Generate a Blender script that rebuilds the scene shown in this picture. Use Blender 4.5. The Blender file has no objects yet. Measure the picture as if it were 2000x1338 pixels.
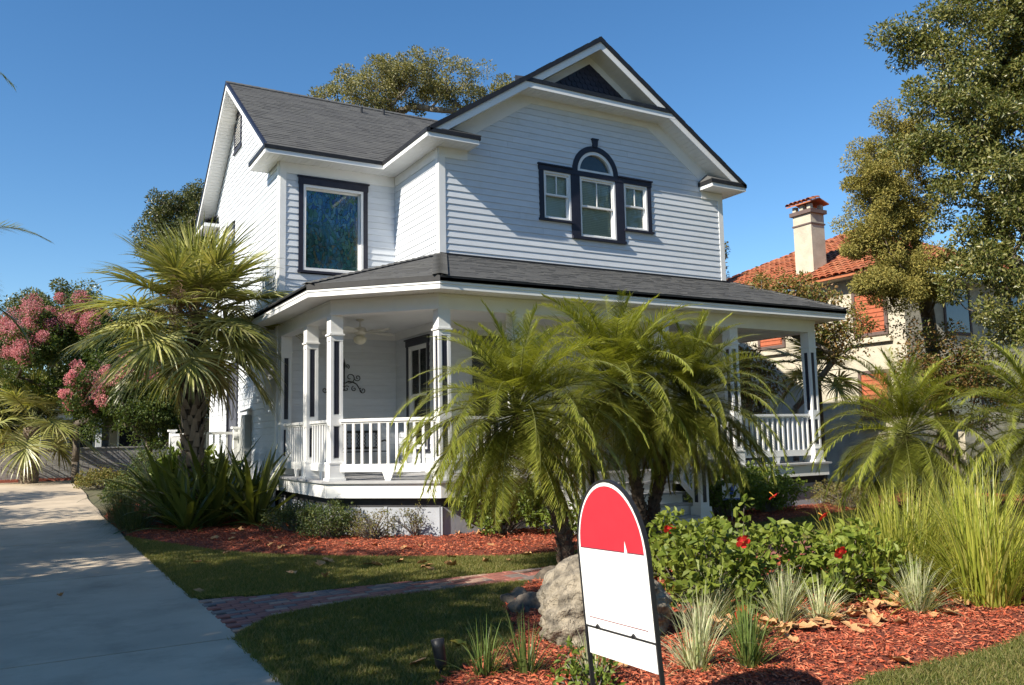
import bpy, math, random
import numpy as np
from mathutils import Vector, Matrix, Quaternion
random.seed(7); RNG = np.random.default_rng(11)
SC = bpy.context.scene
COL = SC.collection
R_ = math.radians
# ------------------------------------------------------------------ camera
def make_camera():
    yaw, pit, rol = R_(30.224), R_(6.342), R_(-1.19)
    fw = Vector((math.sin(yaw)*math.cos(pit), math.cos(yaw)*math.cos(pit), math.sin(pit)))
    r = Vector((math.cos(yaw), -math.sin(yaw), 0)); u = r.cross(fw)
    r2 = r*math.cos(rol)+u*math.sin(rol); u2 = -r*math.sin(rol)+u*math.cos(rol)
    m = Matrix(((r2.x, u2.x, -fw.x, -4.492), (r2.y, u2.y, -fw.y, -17.306), (r2.z, u2.z, -fw.z, 1.65), (0, 0, 0, 1)))
    cd = bpy.data.cameras.new('camera'); cd.lens = 36*1638.8/2000; cd.sensor_width = 36; cd.sensor_fit = 'HORIZONTAL'
    cd.clip_start = .05; cd.clip_end = 3000
    co = bpy.data.objects.new('camera', cd); COL.objects.link(co); co.matrix_world = m
    SC.camera = co
make_camera()
# ------------------------------------------------------------------ sky and sun
ALPHA, ELEV = R_(11.5), R_(35.7)
TOSUN = Vector((-math.cos(ALPHA)*math.cos(ELEV), -math.sin(ALPHA)*math.cos(ELEV), math.sin(ELEV)))
W = bpy.data.worlds.new('World'); SC.world = W; W.use_nodes = True
nt = W.node_tree; nt.nodes.clear()
sky = nt.nodes.new('ShaderNodeTexSky'); sky.sky_type = 'NISHITA'; sky.sun_disc = False
sky.sun_elevation = ELEV; sky.sun_rotation = math.atan2(TOSUN.x, TOSUN.y)
sky.altitude = 0; sky.air_density = 1.0; sky.dust_density = .0; sky.ozone_density = 3.0
bg = nt.nodes.new('ShaderNodeBackground'); bg.inputs[1].default_value = .093
hs = nt.nodes.new('ShaderNodeHueSaturation'); hs.inputs['Saturation'].default_value = 1.22
wo = nt.nodes.new('ShaderNodeOutputWorld')
nt.links.new(sky.outputs[0], hs.inputs['Color']); nt.links.new(hs.outputs[0], bg.inputs[0]); nt.links.new(bg.outputs[0], wo.inputs[0])
sd = bpy.data.lights.new('sun', 'SUN'); sd.energy = 5.0; sd.angle = R_(.5); sd.color = (1.0, .92, .78)
so = bpy.data.objects.new('sun', sd); COL.objects.link(so); so.location = (-30, -10, 30)
so.rotation_euler = (-TOSUN).to_track_quat('-Z', 'Y').to_euler()
SC.view_settings.view_transform = 'Standard'; SC.view_settings.look = 'None'
SC.view_settings.exposure = 0.84; SC.view_settings.gamma = 1.0; SC.view_settings.use_curve_mapping = False
SC.render.engine = 'CYCLES'
try:
    SC.cycles.max_bounces = 6; SC.cycles.transparent_max_bounces = 6; SC.cycles.use_denoising = True
    SC.cycles.caustics_reflective = False; SC.cycles.caustics_refractive = False
except Exception: pass

# ------------------------------------------------------------------ mesh helpers
def link(o, parent=None):
    COL.objects.link(o)
    if parent is not None: o.parent = parent
    return o
def tag(o, label=None, cat=None, group=None, kind=None):
    if label: o['label'] = label
    if cat: o['category'] = cat
    if group: o['group'] = group
    if kind: o['kind'] = kind
    return o
def thing(name, label, cat, loc=(0, 0, 0), rz=0, group=None):
    o = bpy.data.objects.new(name, None); o.empty_display_size = .1; COL.objects.link(o)
    o.location = loc; o.rotation_euler = (0, 0, rz)
    return tag(o, label, cat, group)
def part(name, data, parent=None, loc=(0, 0, 0), rot=(0, 0, 0), sc=(1, 1, 1)):
    o = bpy.data.objects.new(name, data); link(o, parent)
    o.location = loc; o.rotation_euler = rot; o.scale = sc
    return o
class MB:
    def __init__(s): s.v = []; s.f = []
    def add(s, v, f):
        n = len(s.v); s.v += [tuple(p) for p in v]; s.f += [tuple(i+n for i in q) for q in f]; return s
    def hexa(s, c):
        return s.add(c, [(0, 3, 2, 1), (4, 5, 6, 7), (0, 1, 5, 4), (1, 2, 6, 5), (2, 3, 7, 6), (3, 0, 4, 7)])
    def box(s, x0, x1, y0, y1, z0, z1):
        return s.hexa([(x0, y0, z0), (x1, y0, z0), (x1, y1, z0), (x0, y1, z0), (x0, y0, z1), (x1, y0, z1), (x1, y1, z1), (x0, y1, z1)])
    def fbox(s, M, a0, a1, o0, o1, z0, z1):
        return s.hexa([M(a0, o0, z0), M(a1, o0, z0), M(a1, o1, z0), M(a0, o1, z0), M(a0, o0, z1), M(a1, o0, z1), M(a1, o1, z1), M(a0, o1, z1)])
    def slab(s, poly, t):           # polygon of 3d points extruded by vector t
        n = len(poly); t = Vector(t)
        v = [Vector(p) for p in poly]+[Vector(p)+t for p in poly]
        return s.add(v, [tuple(range(n-1, -1, -1)), tuple(range(n, 2*n))]+[(i, (i+1) % n, (i+1) % n+n, i+n) for i in range(n)])
    def beam(s, a, b, w, h, up=(0, 0, 1)):   # bar from a to b, w wide, h high
        a, b = Vector(a), Vector(b); d = (b-a).normalized(); side = d.cross(Vector(up))
        if side.length < 1e-4: side = Vector((1, 0, 0))
        side.normalize(); u = side.cross(d).normalized(); c = []
        for p in (a, b):
            c += [p-side*w/2-u*h/2, p+side*w/2-u*h/2, p+side*w/2+u*h/2, p-side*w/2+u*h/2]
        return s.add(c, [(0, 3, 2, 1), (4, 5, 6, 7), (0, 1, 5, 4), (1, 2, 6, 5), (2, 3, 7, 6), (3, 0, 4, 7)])
    def tube(s, pts, rad, n=6):
        pts = [Vector(p) for p in pts]; m = len(pts)
        if not isinstance(rad, (list, tuple)): rad = [rad]*m
        base = len(s.v); prev = None
        for i, p in enumerate(pts):
            d = (pts[min(i+1, m-1)]-pts[max(i-1, 0)])
            d = d.normalized() if d.length > 1e-9 else Vector((0, 0, 1))
            if prev is None:
                a = d.cross(Vector((0, 0, 1)));  a = Vector((1, 0, 0)) if a.length < 1e-3 else a.normalized()
            else:
                a = prev-d*prev.dot(d); a = a.normalized() if a.length > 1e-6 else Vector((1, 0, 0))
            prev = a; b = d.cross(a)
            for k in range(n):
                t = 2*math.pi*k/n; s.v.append(tuple(p+(a*math.cos(t)+b*math.sin(t))*rad[i]))
        for i in range(m-1):
            for k in range(n):
                s.f.append((base+i*n+k, base+i*n+(k+1) % n, base+(i+1)*n+(k+1) % n, base+(i+1)*n+k))
        s.f.append(tuple(base+k for k in range(n-1, -1, -1))); s.f.append(tuple(base+(m-1)*n+k for k in range(n)))
        return s
    def lathe(s, prof, n=16, c=(0, 0, 0)):
        base = len(s.v)
        for r, z in prof:
            for k in range(n):
                t = 2*math.pi*k/n; s.v.append((c[0]+r*math.cos(t), c[1]+r*math.sin(t), c[2]+z))
        for i in range(len(prof)-1):
            for k in range(n):
                s.f.append((base+i*n+k, base+i*n+(k+1) % n, base+(i+1)*n+(k+1) % n, base+(i+1)*n+k))
        return s
    def mesh(s, name, mat=None, smooth=False):
        me = bpy.data.meshes.new(name); me.from_pydata(s.v, [], s.f)
        if mat: me.materials.append(mat)
        if smooth:
            me.polygons.foreach_set('use_smooth', [True]*len(me.polygons))
        me.update(); return me
    def build(s, name, mat, parent=None, smooth=False, kind=None):
        o = part(name, s.mesh(name, mat, smooth), parent)
        if kind: o['kind'] = kind
        return o
def npmesh(name, V, F, mat, smooth=False):
    V = np.asarray(V, np.float32); F = np.asarray(F, np.int32); k = F.shape[1]
    me = bpy.data.meshes.new(name)
    me.vertices.add(len(V)); me.vertices.foreach_set('co', V.ravel())
    me.loops.add(F.size); me.loops.foreach_set('vertex_index', F.ravel())
    me.polygons.add(len(F)); me.polygons.foreach_set('loop_start', np.arange(0, F.size, k, dtype=np.int32))
    me.polygons.foreach_set('loop_total', np.full(len(F), k, np.int32))
    me.polygons.foreach_set('use_smooth', np.full(len(F), bool(smooth)))
    if mat: me.materials.append(mat)
    me.update(calc_edges=True); me.validate(); return me
def npobj(name, V, F, mat, parent=None, smooth=False, kind=None):
    o = part(name, npmesh(name, V, F, mat, smooth), parent)
    if kind: o['kind'] = kind
    return o
# ------------------------------------------------------------------ materials
def _nodes(name):
    m = bpy.data.materials.new(name); m.use_nodes = True; t = m.node_tree; t.nodes.clear()
    out = t.nodes.new('ShaderNodeOutputMaterial'); return m, t, out
def mat(name, c1, c2=None, rough=.6, scale=12., detail=5., bump=0., bscale=None, spec=.4, metal=0., island=None, stretch=(1, 1, 1), lo=.35, hi=.65, objvar=0, stain=None):
    m, t, out = _nodes(name); N = t.nodes.new; L = t.links.new
    p = N('ShaderNodeBsdfPrincipled'); L(p.outputs[0], out.inputs[0])
    p.inputs['Roughness'].default_value = rough; p.inputs['Metallic'].default_value = metal
    p.inputs['Specular IOR Level'].default_value = spec
    tc = N('ShaderNodeTexCoord'); mp = N('ShaderNodeMapping'); mp.inputs['Scale'].default_value = stretch
    L(tc.outputs['Object'], mp.inputs[0])
    no = N('ShaderNodeTexNoise'); no.inputs['Scale'].default_value = scale; no.inputs['Detail'].default_value = detail
    L(mp.outputs[0], no.inputs['Vector'])
    c2 = c2 or tuple(x*.85 for x in c1)
    ra = N('ShaderNodeValToRGB'); ra.color_ramp.elements[0].position = lo; ra.color_ramp.elements[1].position = hi
    ra.color_ramp.elements[0].color = (*c1, 1); ra.color_ramp.elements[1].color = (*c2, 1)
    L(no.outputs[0], ra.inputs[0]); src = ra.outputs[0]
    if island:                                     # colour varies from piece to piece
        g = N('ShaderNodeNewGeometry'); r2 = N('ShaderNodeValToRGB'); e = r2.color_ramp.elements
        e[0].color = (*island[0], 1); e[1].color = (*island[-1], 1)
        for i, c in enumerate(island[1:-1]):
            q = e.new((i+1)/(len(island)-1)); q.color = (*c, 1)
        L(g.outputs['Random Per Island'], r2.inputs[0])
        mx = N('ShaderNodeMix'); mx.data_type = 'RGBA'; mx.inputs[0].default_value = .75
        L(src, mx.inputs[6]); L(r2.outputs[0], mx.inputs[7]); src = mx.outputs[2]
    if objvar:                                     # slight difference from board to board, and faint weathering
        oi = N('ShaderNodeObjectInfo'); mr = N('ShaderNodeMapRange'); mr.inputs[3].default_value = 1-objvar; mr.inputs[4].default_value = 1+objvar*.6
        L(oi.outputs['Random'], mr.inputs[0]); hv = N('ShaderNodeHueSaturation'); L(mr.outputs[0], hv.inputs['Value']); L(src, hv.inputs['Color']); src = hv.outputs[0]
    if stain:                                      # irregular stains with a shape of their own
        n3 = N('ShaderNodeTexNoise'); n3.inputs['Scale'].default_value = stain[0]; n3.inputs['Detail'].default_value = 9; n3.inputs['Roughness'].default_value = .7
        L(tc.outputs['Object'], n3.inputs['Vector']); r3 = N('ShaderNodeValToRGB'); r3.color_ramp.elements[0].position = stain[1]; r3.color_ramp.elements[1].position = stain[2]
        r3.color_ramp.elements[0].color = (1, 1, 1, 1); r3.color_ramp.elements[1].color = (*stain[3], 1); L(n3.outputs[0], r3.inputs[0])
        m3 = N('ShaderNodeMix'); m3.data_type = 'RGBA'; m3.blend_type = 'MULTIPLY'; m3.inputs[0].default_value = 1; L(src, m3.inputs[6]); L(r3.outputs[0], m3.inputs[7]); src = m3.outputs[2]
    L(src, p.inputs['Base Color'])
    if bump:
        n2 = N('ShaderNodeTexNoise'); n2.inputs['Scale'].default_value = bscale or scale*6; n2.inputs['Detail'].default_value = 6
        L(mp.outputs[0], n2.inputs['Vector'])
        b = N('ShaderNodeBump'); b.inputs['Strength'].default_value = bump; b.inputs['Distance'].default_value = .02
        L(n2.outputs[0], b.inputs['Height']); L(b.outputs[0], p.inputs['Normal'])
    return m
def leafmat(name, cols, rough=.45, trans=.3, tcol=None, spec=.35):
    m, t, out = _nodes(name); N = t.nodes.new; L = t.links.new
    g = N('ShaderNodeNewGeometry'); ra = N('ShaderNodeValToRGB'); e = ra.color_ramp.elements
    e[0].color = (*cols[0], 1); e[1].color = (*cols[-1], 1)
    for i, c in enumerate(cols[1:-1]):
        q = e.new((i+1)/(len(cols)-1)); q.color = (*c, 1)
    L(g.outputs['Random Per Island'], ra.inputs[0])
    oi = N('ShaderNodeObjectInfo'); hs = N('ShaderNodeHueSaturation')
    mr = N('ShaderNodeMapRange'); mr.inputs[3].default_value = .8; mr.inputs[4].default_value = 1.2
    L(oi.outputs['Random'], mr.inputs[0]); L(mr.outputs[0], hs.inputs['Value']); L(ra.outputs[0], hs.inputs['Color'])
    p = N('ShaderNodeBsdfPrincipled'); p.inputs['Roughness'].default_value = rough; p.inputs['Specular IOR Level'].default_value = spec
    L(hs.outputs[0], p.inputs['Base Color'])
    tr = N('ShaderNodeBsdfTranslucent'); mu = N('ShaderNodeMix'); mu.data_type = 'RGBA'; mu.blend_type = 'MULTIPLY'; mu.inputs[0].default_value = 1
    L(hs.outputs[0], mu.inputs[6]); mu.inputs[7].default_value = (*(tcol or (1.6, 1.5, .7)), 1); L(mu.outputs[2], tr.inputs[0])
    ms = N('ShaderNodeMixShader'); ms.inputs[0].default_value = trans
    L(p.outputs[0], ms.inputs[1]); L(tr.outputs[0], ms.inputs[2]); L(ms.outputs[0], out.inputs[0])
    return m
def glassmat(name, tint=(.9, .95, .95), refl=.9):
    m, t, out = _nodes(name); N = t.nodes.new; L = t.links.new
    tr = N('ShaderNodeBsdfTransparent'); tr.inputs[0].default_value = (*tint, 1)
    gl = N('ShaderNodeBsdfGlossy'); gl.inputs['Roughness'].default_value = .02; gl.inputs[0].default_value = (refl,)*3+(1,)
    fr = N('ShaderNodeFresnel'); fr.inputs[0].default_value = 1.33
    ms = N('ShaderNodeMixShader'); L(fr.outputs[0], ms.inputs[0]); L(tr.outputs[0], ms.inputs[1]); L(gl.outputs[0], ms.inputs[2])
    L(ms.outputs[0], out.inputs[0]); return m
M = {}
M['siding'] = mat('painted_siding', (.66, .69, .73), (.61, .64, .68), rough=.5, scale=3, bump=.08, bscale=160, stretch=(1, 1, 6), objvar=.05, stain=(1.6, .56, .8, (.86, .85, .82)))
M['trim'] = mat('white_trim_paint', (.80, .80, .79), (.76, .76, .75), rough=.45, scale=4)
M['ceil'] = mat('porch_ceiling_paint', (.80, .80, .79), (.77, .77, .76), rough=.6, scale=4)
M['navy'] = mat('navy_trim_paint', (.016, .017, .030), (.022, .023, .038), rough=.42, scale=8)
M['black'] = mat('black_drip_edge', (.012, .012, .014), (.02, .02, .022), rough=.5, scale=10)
M['shingle'] = mat('asphalt_shingle', (.10, .10, .10), (.075, .075, .077), rough=.95, scale=140, island=[(.085, .085, .086), (.098, .098, .098), (.108, .108, .106), (.122, .122, .118)], spec=.1)
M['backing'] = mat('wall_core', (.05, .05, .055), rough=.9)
M['glass'] = glassmat('window_glass')
M['blind'] = mat('window_blind', (.74, .74, .62), (.7, .7, .58), rough=.6)
M['deck'] = mat('deck_paint', (.40, .40, .41), (.34, .34, .35), rough=.6, scale=6, bump=.15)
M['skirt'] = mat('skirt_paint', (.36, .38, .42), (.31, .33, .37), rough=.7, scale=5, bump=.1)
M['iron'] = mat('black_iron', (.02, .02, .022), rough=.45)
M['concrete'] = mat('driveway_concrete', (.54, .445, .33), (.42, .345, .255), rough=.85, scale=1.3, detail=9, bump=.15, bscale=120, lo=.3, hi=.7, objvar=.06, stain=(.9, .5, .78, (.62, .60, .58)))
M['lawn'] = mat('lawn_soil', (.06, .075, .022), (.10, .09, .04), rough=.95, scale=7, bump=.5)
M['mulch'] = mat('red_mulch', (.22, .055, .03), (.12, .03, .018), rough=.95, scale=30, bump=.8, bscale=90)
M['ground'] = mat('ground_soil', (.10, .10, .05), (.14, .12, .07), rough=.95, scale=.6, bump=.3)
M['bark'] = mat('tree_bark', (.16, .13, .10), (.08, .065, .05), rough=.95, scale=9, bump=.8, stretch=(1, 1, .3))
M['greybark'] = mat('grey_bark', (.26, .23, .19), (.14, .12, .10), rough=.95, scale=9, bump=.6, stretch=(1, 1, .3))
M['palmbark'] = mat('palm_trunk', (.14, .10, .07), (.055, .04, .03), rough=.95, scale=16, bump=.9)
M['boot'] = mat('palm_boots', (.34, .27, .20), (.16, .12, .09), rough=.9, scale=10, bump=.5, island=[(.34, .27, .2), (.16, .12, .09), (.24, .2, .15)])
M['rock'] = mat('coquina_rock', (.34, .29, .22), (.10, .085, .065), rough=.95, scale=11, detail=12, bump=1.6, bscale=40, lo=.38, hi=.66)
M['darkrock'] = mat('weathered_rock', (.16, .13, .10), (.06, .05, .04), rough=.95, scale=8, detail=9, bump=1.0, bscale=24)
M['stucco'] = mat('cream_stucco', (.54, .49, .385), (.44, .40, .32), rough=.95, scale=3, bump=.6, bscale=25, stain=(.5, .5, .75, (.72, .69, .66)))
M['tile'] = mat('clay_tile', (.38, .11, .045), (.28, .08, .035), rough=.85, scale=4, island=[(.40, .12, .05), (.32, .09, .04), (.44, .17, .08), (.22, .07, .04)])
# ------------------------------------------------------------------ ground, driveway, beds
def Hz(y):
    t = min(max((y-2)/16, 0), 1); return .38*t*t*(3-2*t)
def HzA(y):
    t = np.clip((y-2)/16, 0, 1); return .38*t*t*(3-2*t)
def inpoly(P, poly):
    x, y = P[:, 0], P[:, 1]; r = np.zeros(len(P), bool); n = len(poly)
    for i in range(n):
        x0, y0 = poly[i]; x1, y1 = poly[(i+1) % n]
        c = ((y0 > y) != (y1 > y)) & (x < (x1-x0)*(y-y0)/((y1-y0) if y1 != y0 else 1e-9)+x0); r ^= c
    return r
def edgedist(P, poly):
    d = np.full(len(P), 1e9); n = len(poly)
    for i in range(n):
        a = np.array(poly[i], float); b = np.array(poly[(i+1) % n], float); ab = b-a
        t = np.clip(((P[:, :2]-a)@ab)/(ab@ab+1e-12), 0, 1)[:, None]
        d = np.minimum(d, np.linalg.norm(P[:, :2]-a-t*ab, axis=1))
    return d
def smooth_noise(P, s, seed=0):
    x, y = P[:, 0]*s, P[:, 1]*s
    return (np.sin(x*1.3+seed)+np.sin(y*1.7+seed*2.1)+np.sin((x+y)*.9+seed*.7)+np.sin((x-1.4*y)*1.1+seed*3.3))/4
def poly_grid(name, poly, cell, zf, m, kind='structure'):
    p = np.array(poly); x0, y0 = p.min(0)-cell; x1, y1 = p.max(0)+cell
    nx, ny = int((x1-x0)/cell)+1, int((y1-y0)/cell)+1
    X, Y = np.meshgrid(x0+np.arange(nx+1)*cell, y0+np.arange(ny+1)*cell, indexing='ij')
    P = np.stack([X.ravel(), Y.ravel()], 1)
    idx = np.arange((nx+1)*(ny+1)).reshape(nx+1, ny+1)
    F = np.stack([idx[:-1, :-1], idx[1:, :-1], idx[1:, 1:], idx[:-1, 1:]], -1).reshape(-1, 4)
    F = F[inpoly(P[F].mean(1), poly)]
    d = edgedist(P, poly)*np.where(inpoly(P, poly), 1, -1)
    Z = zf(P, d)+HzA(P[:, 1])
    u, inv = np.unique(F, return_inverse=True)
    V = np.column_stack([P, Z])[u]
    return npobj(name, V, inv.reshape(F.shape), m, smooth=True, kind=kind)
def ground():
    xs = np.array([-900, -300, -100, -40, -20, -10, 0, 10, 20, 40, 100, 300, 900.])
    ys = np.concatenate([[-900, -300, -100, -40], np.arange(-20, 24, 2.), [40, 100, 300, 900.]])
    X, Y = np.meshgrid(xs, ys, indexing='ij'); n, k = X.shape
    idx = np.arange(n*k).reshape(n, k)
    F = np.stack([idx[:-1, :-1], idx[1:, :-1], idx[1:, 1:], idx[:-1, 1:]], -1).reshape(-1, 4)
    npobj('ground', np.column_stack([X.ravel(), Y.ravel(), HzA(Y.ravel())-.03]), F, M['ground'], kind='structure')
ground()
# driveway: one slab per bay with open joints
dw = tag(bpy.data.objects.new('driveway', None), kind='structure'); link(dw)
ys = [-24, -19, -14.3, -9.82, -5.4, -.9, 4.45, 9, 13.2, 17.6]
for i in range(len(ys)-1):
    b = MB(); a0, a1 = ys[i]+.013, ys[i+1]-.013
    for xa, xb in ((-10.5, -6.75), (-6.735, -2.85)):
        n = 3
        for k in range(n):
            q0, q1 = a0+(a1-a0)*k/n, a0+(a1-a0)*(k+1)/n
            xe0 = xb+(.03*math.sin(q0*1.3) if xb > -3 else 0); xe1 = xb+(.03*math.sin(q1*1.3) if xb > -3 else 0)
            b.hexa([(xa, q0, Hz(q0)-.12), (xe0, q0, Hz(q0)-.12), (xe1, q1, Hz(q1)-.12), (xa, q1, Hz(q1)-.12),
                    (xa, q0, Hz(q0)+.012), (xe0, q0, Hz(q0)+.012), (xe1, q1, Hz(q1)+.012), (xa, q1, Hz(q1)+.012)])
    b.build('slab', M['concrete'], dw)
    jb = MB(); jb.box(-10.5, -2.86, ys[i+1]-.02, ys[i+1]+.02, Hz(ys[i+1])-.1, Hz(ys[i+1])-.004); jb.build('expansion_joint', M['iron'], dw)
# beds and lawns (plan outlines)
BED_FRONT = [(-2.82, -.9), (-1.87, -4.02), (-1.5, -4.66), (-.96, -5.4), (.16, -6.41), (1.32, -7.21), (2.14, -7.36), (3.3, -7.0), (3.4, -4.4), (1.3, -4.3), (.5, -3.4), (.3, 4), (.2, 9), (-2.0, 9), (-2.82, 4)]
BED_SIGN = [(-2.35, -12.35), (-1.99, -12.0), (-1.62, -11.68), (-1.05, -11.31), (-.75, -10.8), (-.5, -10.2), (-.1, -9.6), (.45, -9.08), (1.6, -9.05), (3.3, -9.15), (4.2, -9.6), (5.6, -10.2), (6.2, -11.5), (6.0, -13.0), (3.4, -13.25), (1.75, -13.55), (.4, -13.5), (-.3, -13.7), (-1.2, -13.9), (-2.2, -13.6)]
BED_PORCH = [(5.75, -5.7), (5.95, -6.3), (7.24, -6.3), (9.3, -6.0), (11.0, -5.7), (12.4, -6.2), (13.2, -8.5), (15.3, -8.6), (15.5, -3.2), (14, 4), (10.6, 4), (10.5, -4.6), (5.9, -4.6)]
BED_WALL = [(-9, 17.0), (-.5, 17.0), (-.5, 18.2), (-9, 18.2)]
def mz(P, d): return .012+np.clip(d, -.05, .25)*.22+.012*smooth_noise(P, 9)*(d > .05)
for nm, pl, cell in (('mulch_bed', BED_FRONT, .08), ('mulch_bed', BED_SIGN, .06), ('mulch_bed', BED_PORCH, .12), ('mulch_bed', BED_WALL, .2)):
    poly_grid(nm, pl, cell, mz, M['mulch'])
LAWN_FAR = [(-2.84, -.95), (-2.84, -7.74), (-2.38, -7.95), (-1.54, -8.11), (-.59, -8.15), (.72, -8.22), (1.33, -8.25), (3.2, -8.2), (3.2, -7.05), (2.14, -7.34), (1.32, -7.19), (.16, -6.39), (-.96, -5.38), (-1.5, -4.64), (-1.87, -4.0)]
LAWN_NEAR = [(-2.9, -15.5), (-2.86, -9.8), (-2.39, -9.27), (-1.49, -8.98), (-.36, -9.02), (.45, -9.06), (-.1, -9.58), (-.5, -10.18), (-.75, -10.8), (-1.05, -11.3), (-1.62, -11.66), (-1.99, -11.98), (-2.35, -12.33), (-2.2, -13.58), (-1.2, -13.88), (-.3, -13.68), (.4, -13.48), (1.75, -13.53), (3.4, -13.23), (6, -13), (6, -15.5)]
LAWN_RIGHT = [(5.7, -9.9), (5.7, -6.4), (7.2, -6.32), (9.3, -6.02), (11, -5.72), (12.4, -6.22), (13.2, -8.5), (14.5, -12), (6.3, -12.8), (6.2, -11.5)]
for pl, cell in ((LAWN_FAR, .2), (LAWN_NEAR, .2), (LAWN_RIGHT, .4)):
    poly_grid('lawn', pl, cell, lambda P, d: .004+np.clip(d, 0, .2)*.06, M['lawn'])
# ------------------------------------------------------------------ scatter helpers
def scatter(poly, n, rng=RNG):
    p = np.array(poly); lo, hi = p.min(0), p.max(0); out = []
    while sum(map(len, out)) < n:
        q = lo+(hi-lo)*rng.random((n, 2)); out.append(q[inpoly(q, poly)])
    return np.concatenate(out)[:n]
def unit(a): return a/(np.linalg.norm(a, axis=1, keepdims=True)+1e-9)
def leaves(P, D, Nn, L, Wd, fold=.25, mid=.45):
    """diamond shaped leaves folded on the midrib; two triangles each"""
    n = len(P); D = unit(D); S = unit(np.cross(D, Nn)); U = np.cross(S, D)
    L = np.broadcast_to(np.asarray(L, float), (n,))[:, None]; Wd = np.broadcast_to(np.asarray(Wd, float), (n,))[:, None]
    m = P+D*L*mid
    V = np.stack([P, m+S*Wd/2+U*Wd*fold, P+D*L, m-S*Wd/2+U*Wd*fold], 1).reshape(-1, 3)
    b = np.arange(n)[:, None]*4
    F = np.concatenate([b+np.array([[0, 1, 2]]), b+np.array([[0, 2, 3]])], 1).reshape(-1, 3)
    return V, F
def ovals(P, D, Nn, L, Wd, fold=.18):
    """rounder leaves: two folded quads each"""
    n = len(P); D = unit(D); S = unit(np.cross(D, Nn)); U = np.cross(S, D)
    L = np.broadcast_to(np.asarray(L, float), (n,))[:, None]; W = np.broadcast_to(np.asarray(Wd, float), (n,))[:, None]
    a, c = P+D*L*.22, P+D*L*.62
    V = np.stack([P, a+S*W*.46+U*W*fold, c+S*W*.42+U*W*fold*.8, P+D*L-U*L*.10, c-S*W*.42+U*W*fold*.8, a-S*W*.46+U*W*fold], 1).reshape(-1, 3)
    b = np.arange(n)[:, None]*6
    return V, np.concatenate([b+np.array([[0, 1, 2, 3]]), b+np.array([[0, 3, 4, 5]])], 1).reshape(-1, 4)
def rdir(n, rng=RNG): return unit(rng.normal(size=(n, 3)))
def strips(base, dirs, L, Wd, droop, seg=4, rng=RNG, up0=None):
    """arching blades: start points, start directions, tapering to a tip"""
    n = len(base); D = unit(dirs); g = np.array([0, 0, -1.]); S = unit(np.cross(D, np.array([0, 0, 1.]))+1e-4*rdir(n, rng))
    L = np.broadcast_to(np.asarray(L, float), (n,)); Wd = np.broadcast_to(np.asarray(Wd, float), (n,)); droop = np.broadcast_to(np.asarray(droop, float), (n,))
    V = np.zeros((n, (seg+1)*2, 3)); p = base.copy(); d = D.copy()
    for i in range(seg+1):
        t = i/seg; w = (Wd*(1-t**1.6)*(.55+.45*min(1, t*4)))[:, None]
        if i == seg: w = w*0+.0008
        V[:, 2*i] = p-S*w/2; V[:, 2*i+1] = p+S*w/2
        p = p+d*(L/seg)[:, None]; d = unit(d+g*(droop*(.3+t)*1.4/seg)[:, None])
    b = np.arange(n)[:, None, None]*(seg+1)*2; k = np.arange(seg)[None, :, None]*2
    F = (b+k+np.array([0, 1, 3, 2])[None, None, :]).reshape(-1, 4)
    return V.reshape(-1, 3), F
# grass blades of the lawns: nobody could count them
M['grass'] = leafmat('lawn_grass', [(.075, .10, .02), (.12, .14, .03), (.19, .18, .05), (.30, .25, .11)], rough=.6, trans=.35)
def blades(poly, n, h):
    q = scatter(poly, n); d = RNG.normal(size=(n, 3))*.55; d[:, 2] = 1; L = h*(.5+RNG.random(n)*.8)
    P = np.column_stack([q, np.full(n, .006)+HzA(q[:, 1])]); ed = np.clip(edgedist(q, poly), 0, .2)*.06; P[:, 2] += ed
    D = unit(d); S = unit(np.cross(D, rdir(n))); w = (.0035+.003*RNG.random(n))[:, None]*(1+(h > .06))
    T = P+D*L[:, None]; T[:, :2] += RNG.normal(size=(n, 2))*.012
    V = np.stack([P-S*w, P+S*w, T], 1).reshape(-1, 3); F = np.arange(n*3).reshape(-1, 3)
    return V, F
for pl, n, h, lb in ((LAWN_FAR, 130000, .05, 'short turf blades of the lawn between porch bed and brick path'), (LAWN_NEAR, 230000, .05, 'short turf blades of the shaded lawn in front of the brick path'), (LAWN_RIGHT, 60000, .06, 'sunny turf blades beyond the flower bed on the right')):
    V, F = blades(pl, n, h); o = npobj('grass', V, F, M['grass'], kind='stuff'); tag(o, lb, 'grass')
# tufts creeping over the driveway and path edges
def edge_blades(pts, n, w):
    pts = np.array(pts, float); k = RNG.integers(0, len(pts)-1, n); t = RNG.random((n, 1)); q = pts[k]*(1-t)+pts[k+1]*t+RNG.normal(size=(n, 2))*w
    d = RNG.normal(size=(n, 3))*.8; d[:, 2] = 1; D = unit(d); L = (.03+.04*RNG.random(n))[:, None]; P = np.column_stack([q, np.full(n, .012)+HzA(q[:, 1])]); S = unit(np.cross(D, rdir(n)))*.004
    return np.stack([P-S, P+S, P+D*L], 1).reshape(-1, 3), np.arange(n*3).reshape(-1, 3)
for pts, n, lb in (([(-2.84, -.9), (-2.84, -7.7)], 6000, 'turf creeping over the driveway edge above the path'), ([(-2.87, -9.85), (-2.89, -15)], 5000, 'turf creeping over the driveway edge below the path'), ([(-2.8, -7.76), (-2.38, -7.97), (-1.54, -8.13), (-.59, -8.17), (.72, -8.24), (3.2, -8.22)], 6000, 'turf creeping over the far edge of the brick path'), ([(-2.8, -9.75), (-2.39, -9.25), (-1.49, -8.96), (-.36, -9.0), (.45, -9.05)], 6000, 'turf creeping over the near edge of the brick path')):
    V, F = edge_blades(pts, n, .022); tag(npobj('grass', V, F, M['grass'], kind='stuff'), lb, 'grass')
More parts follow.
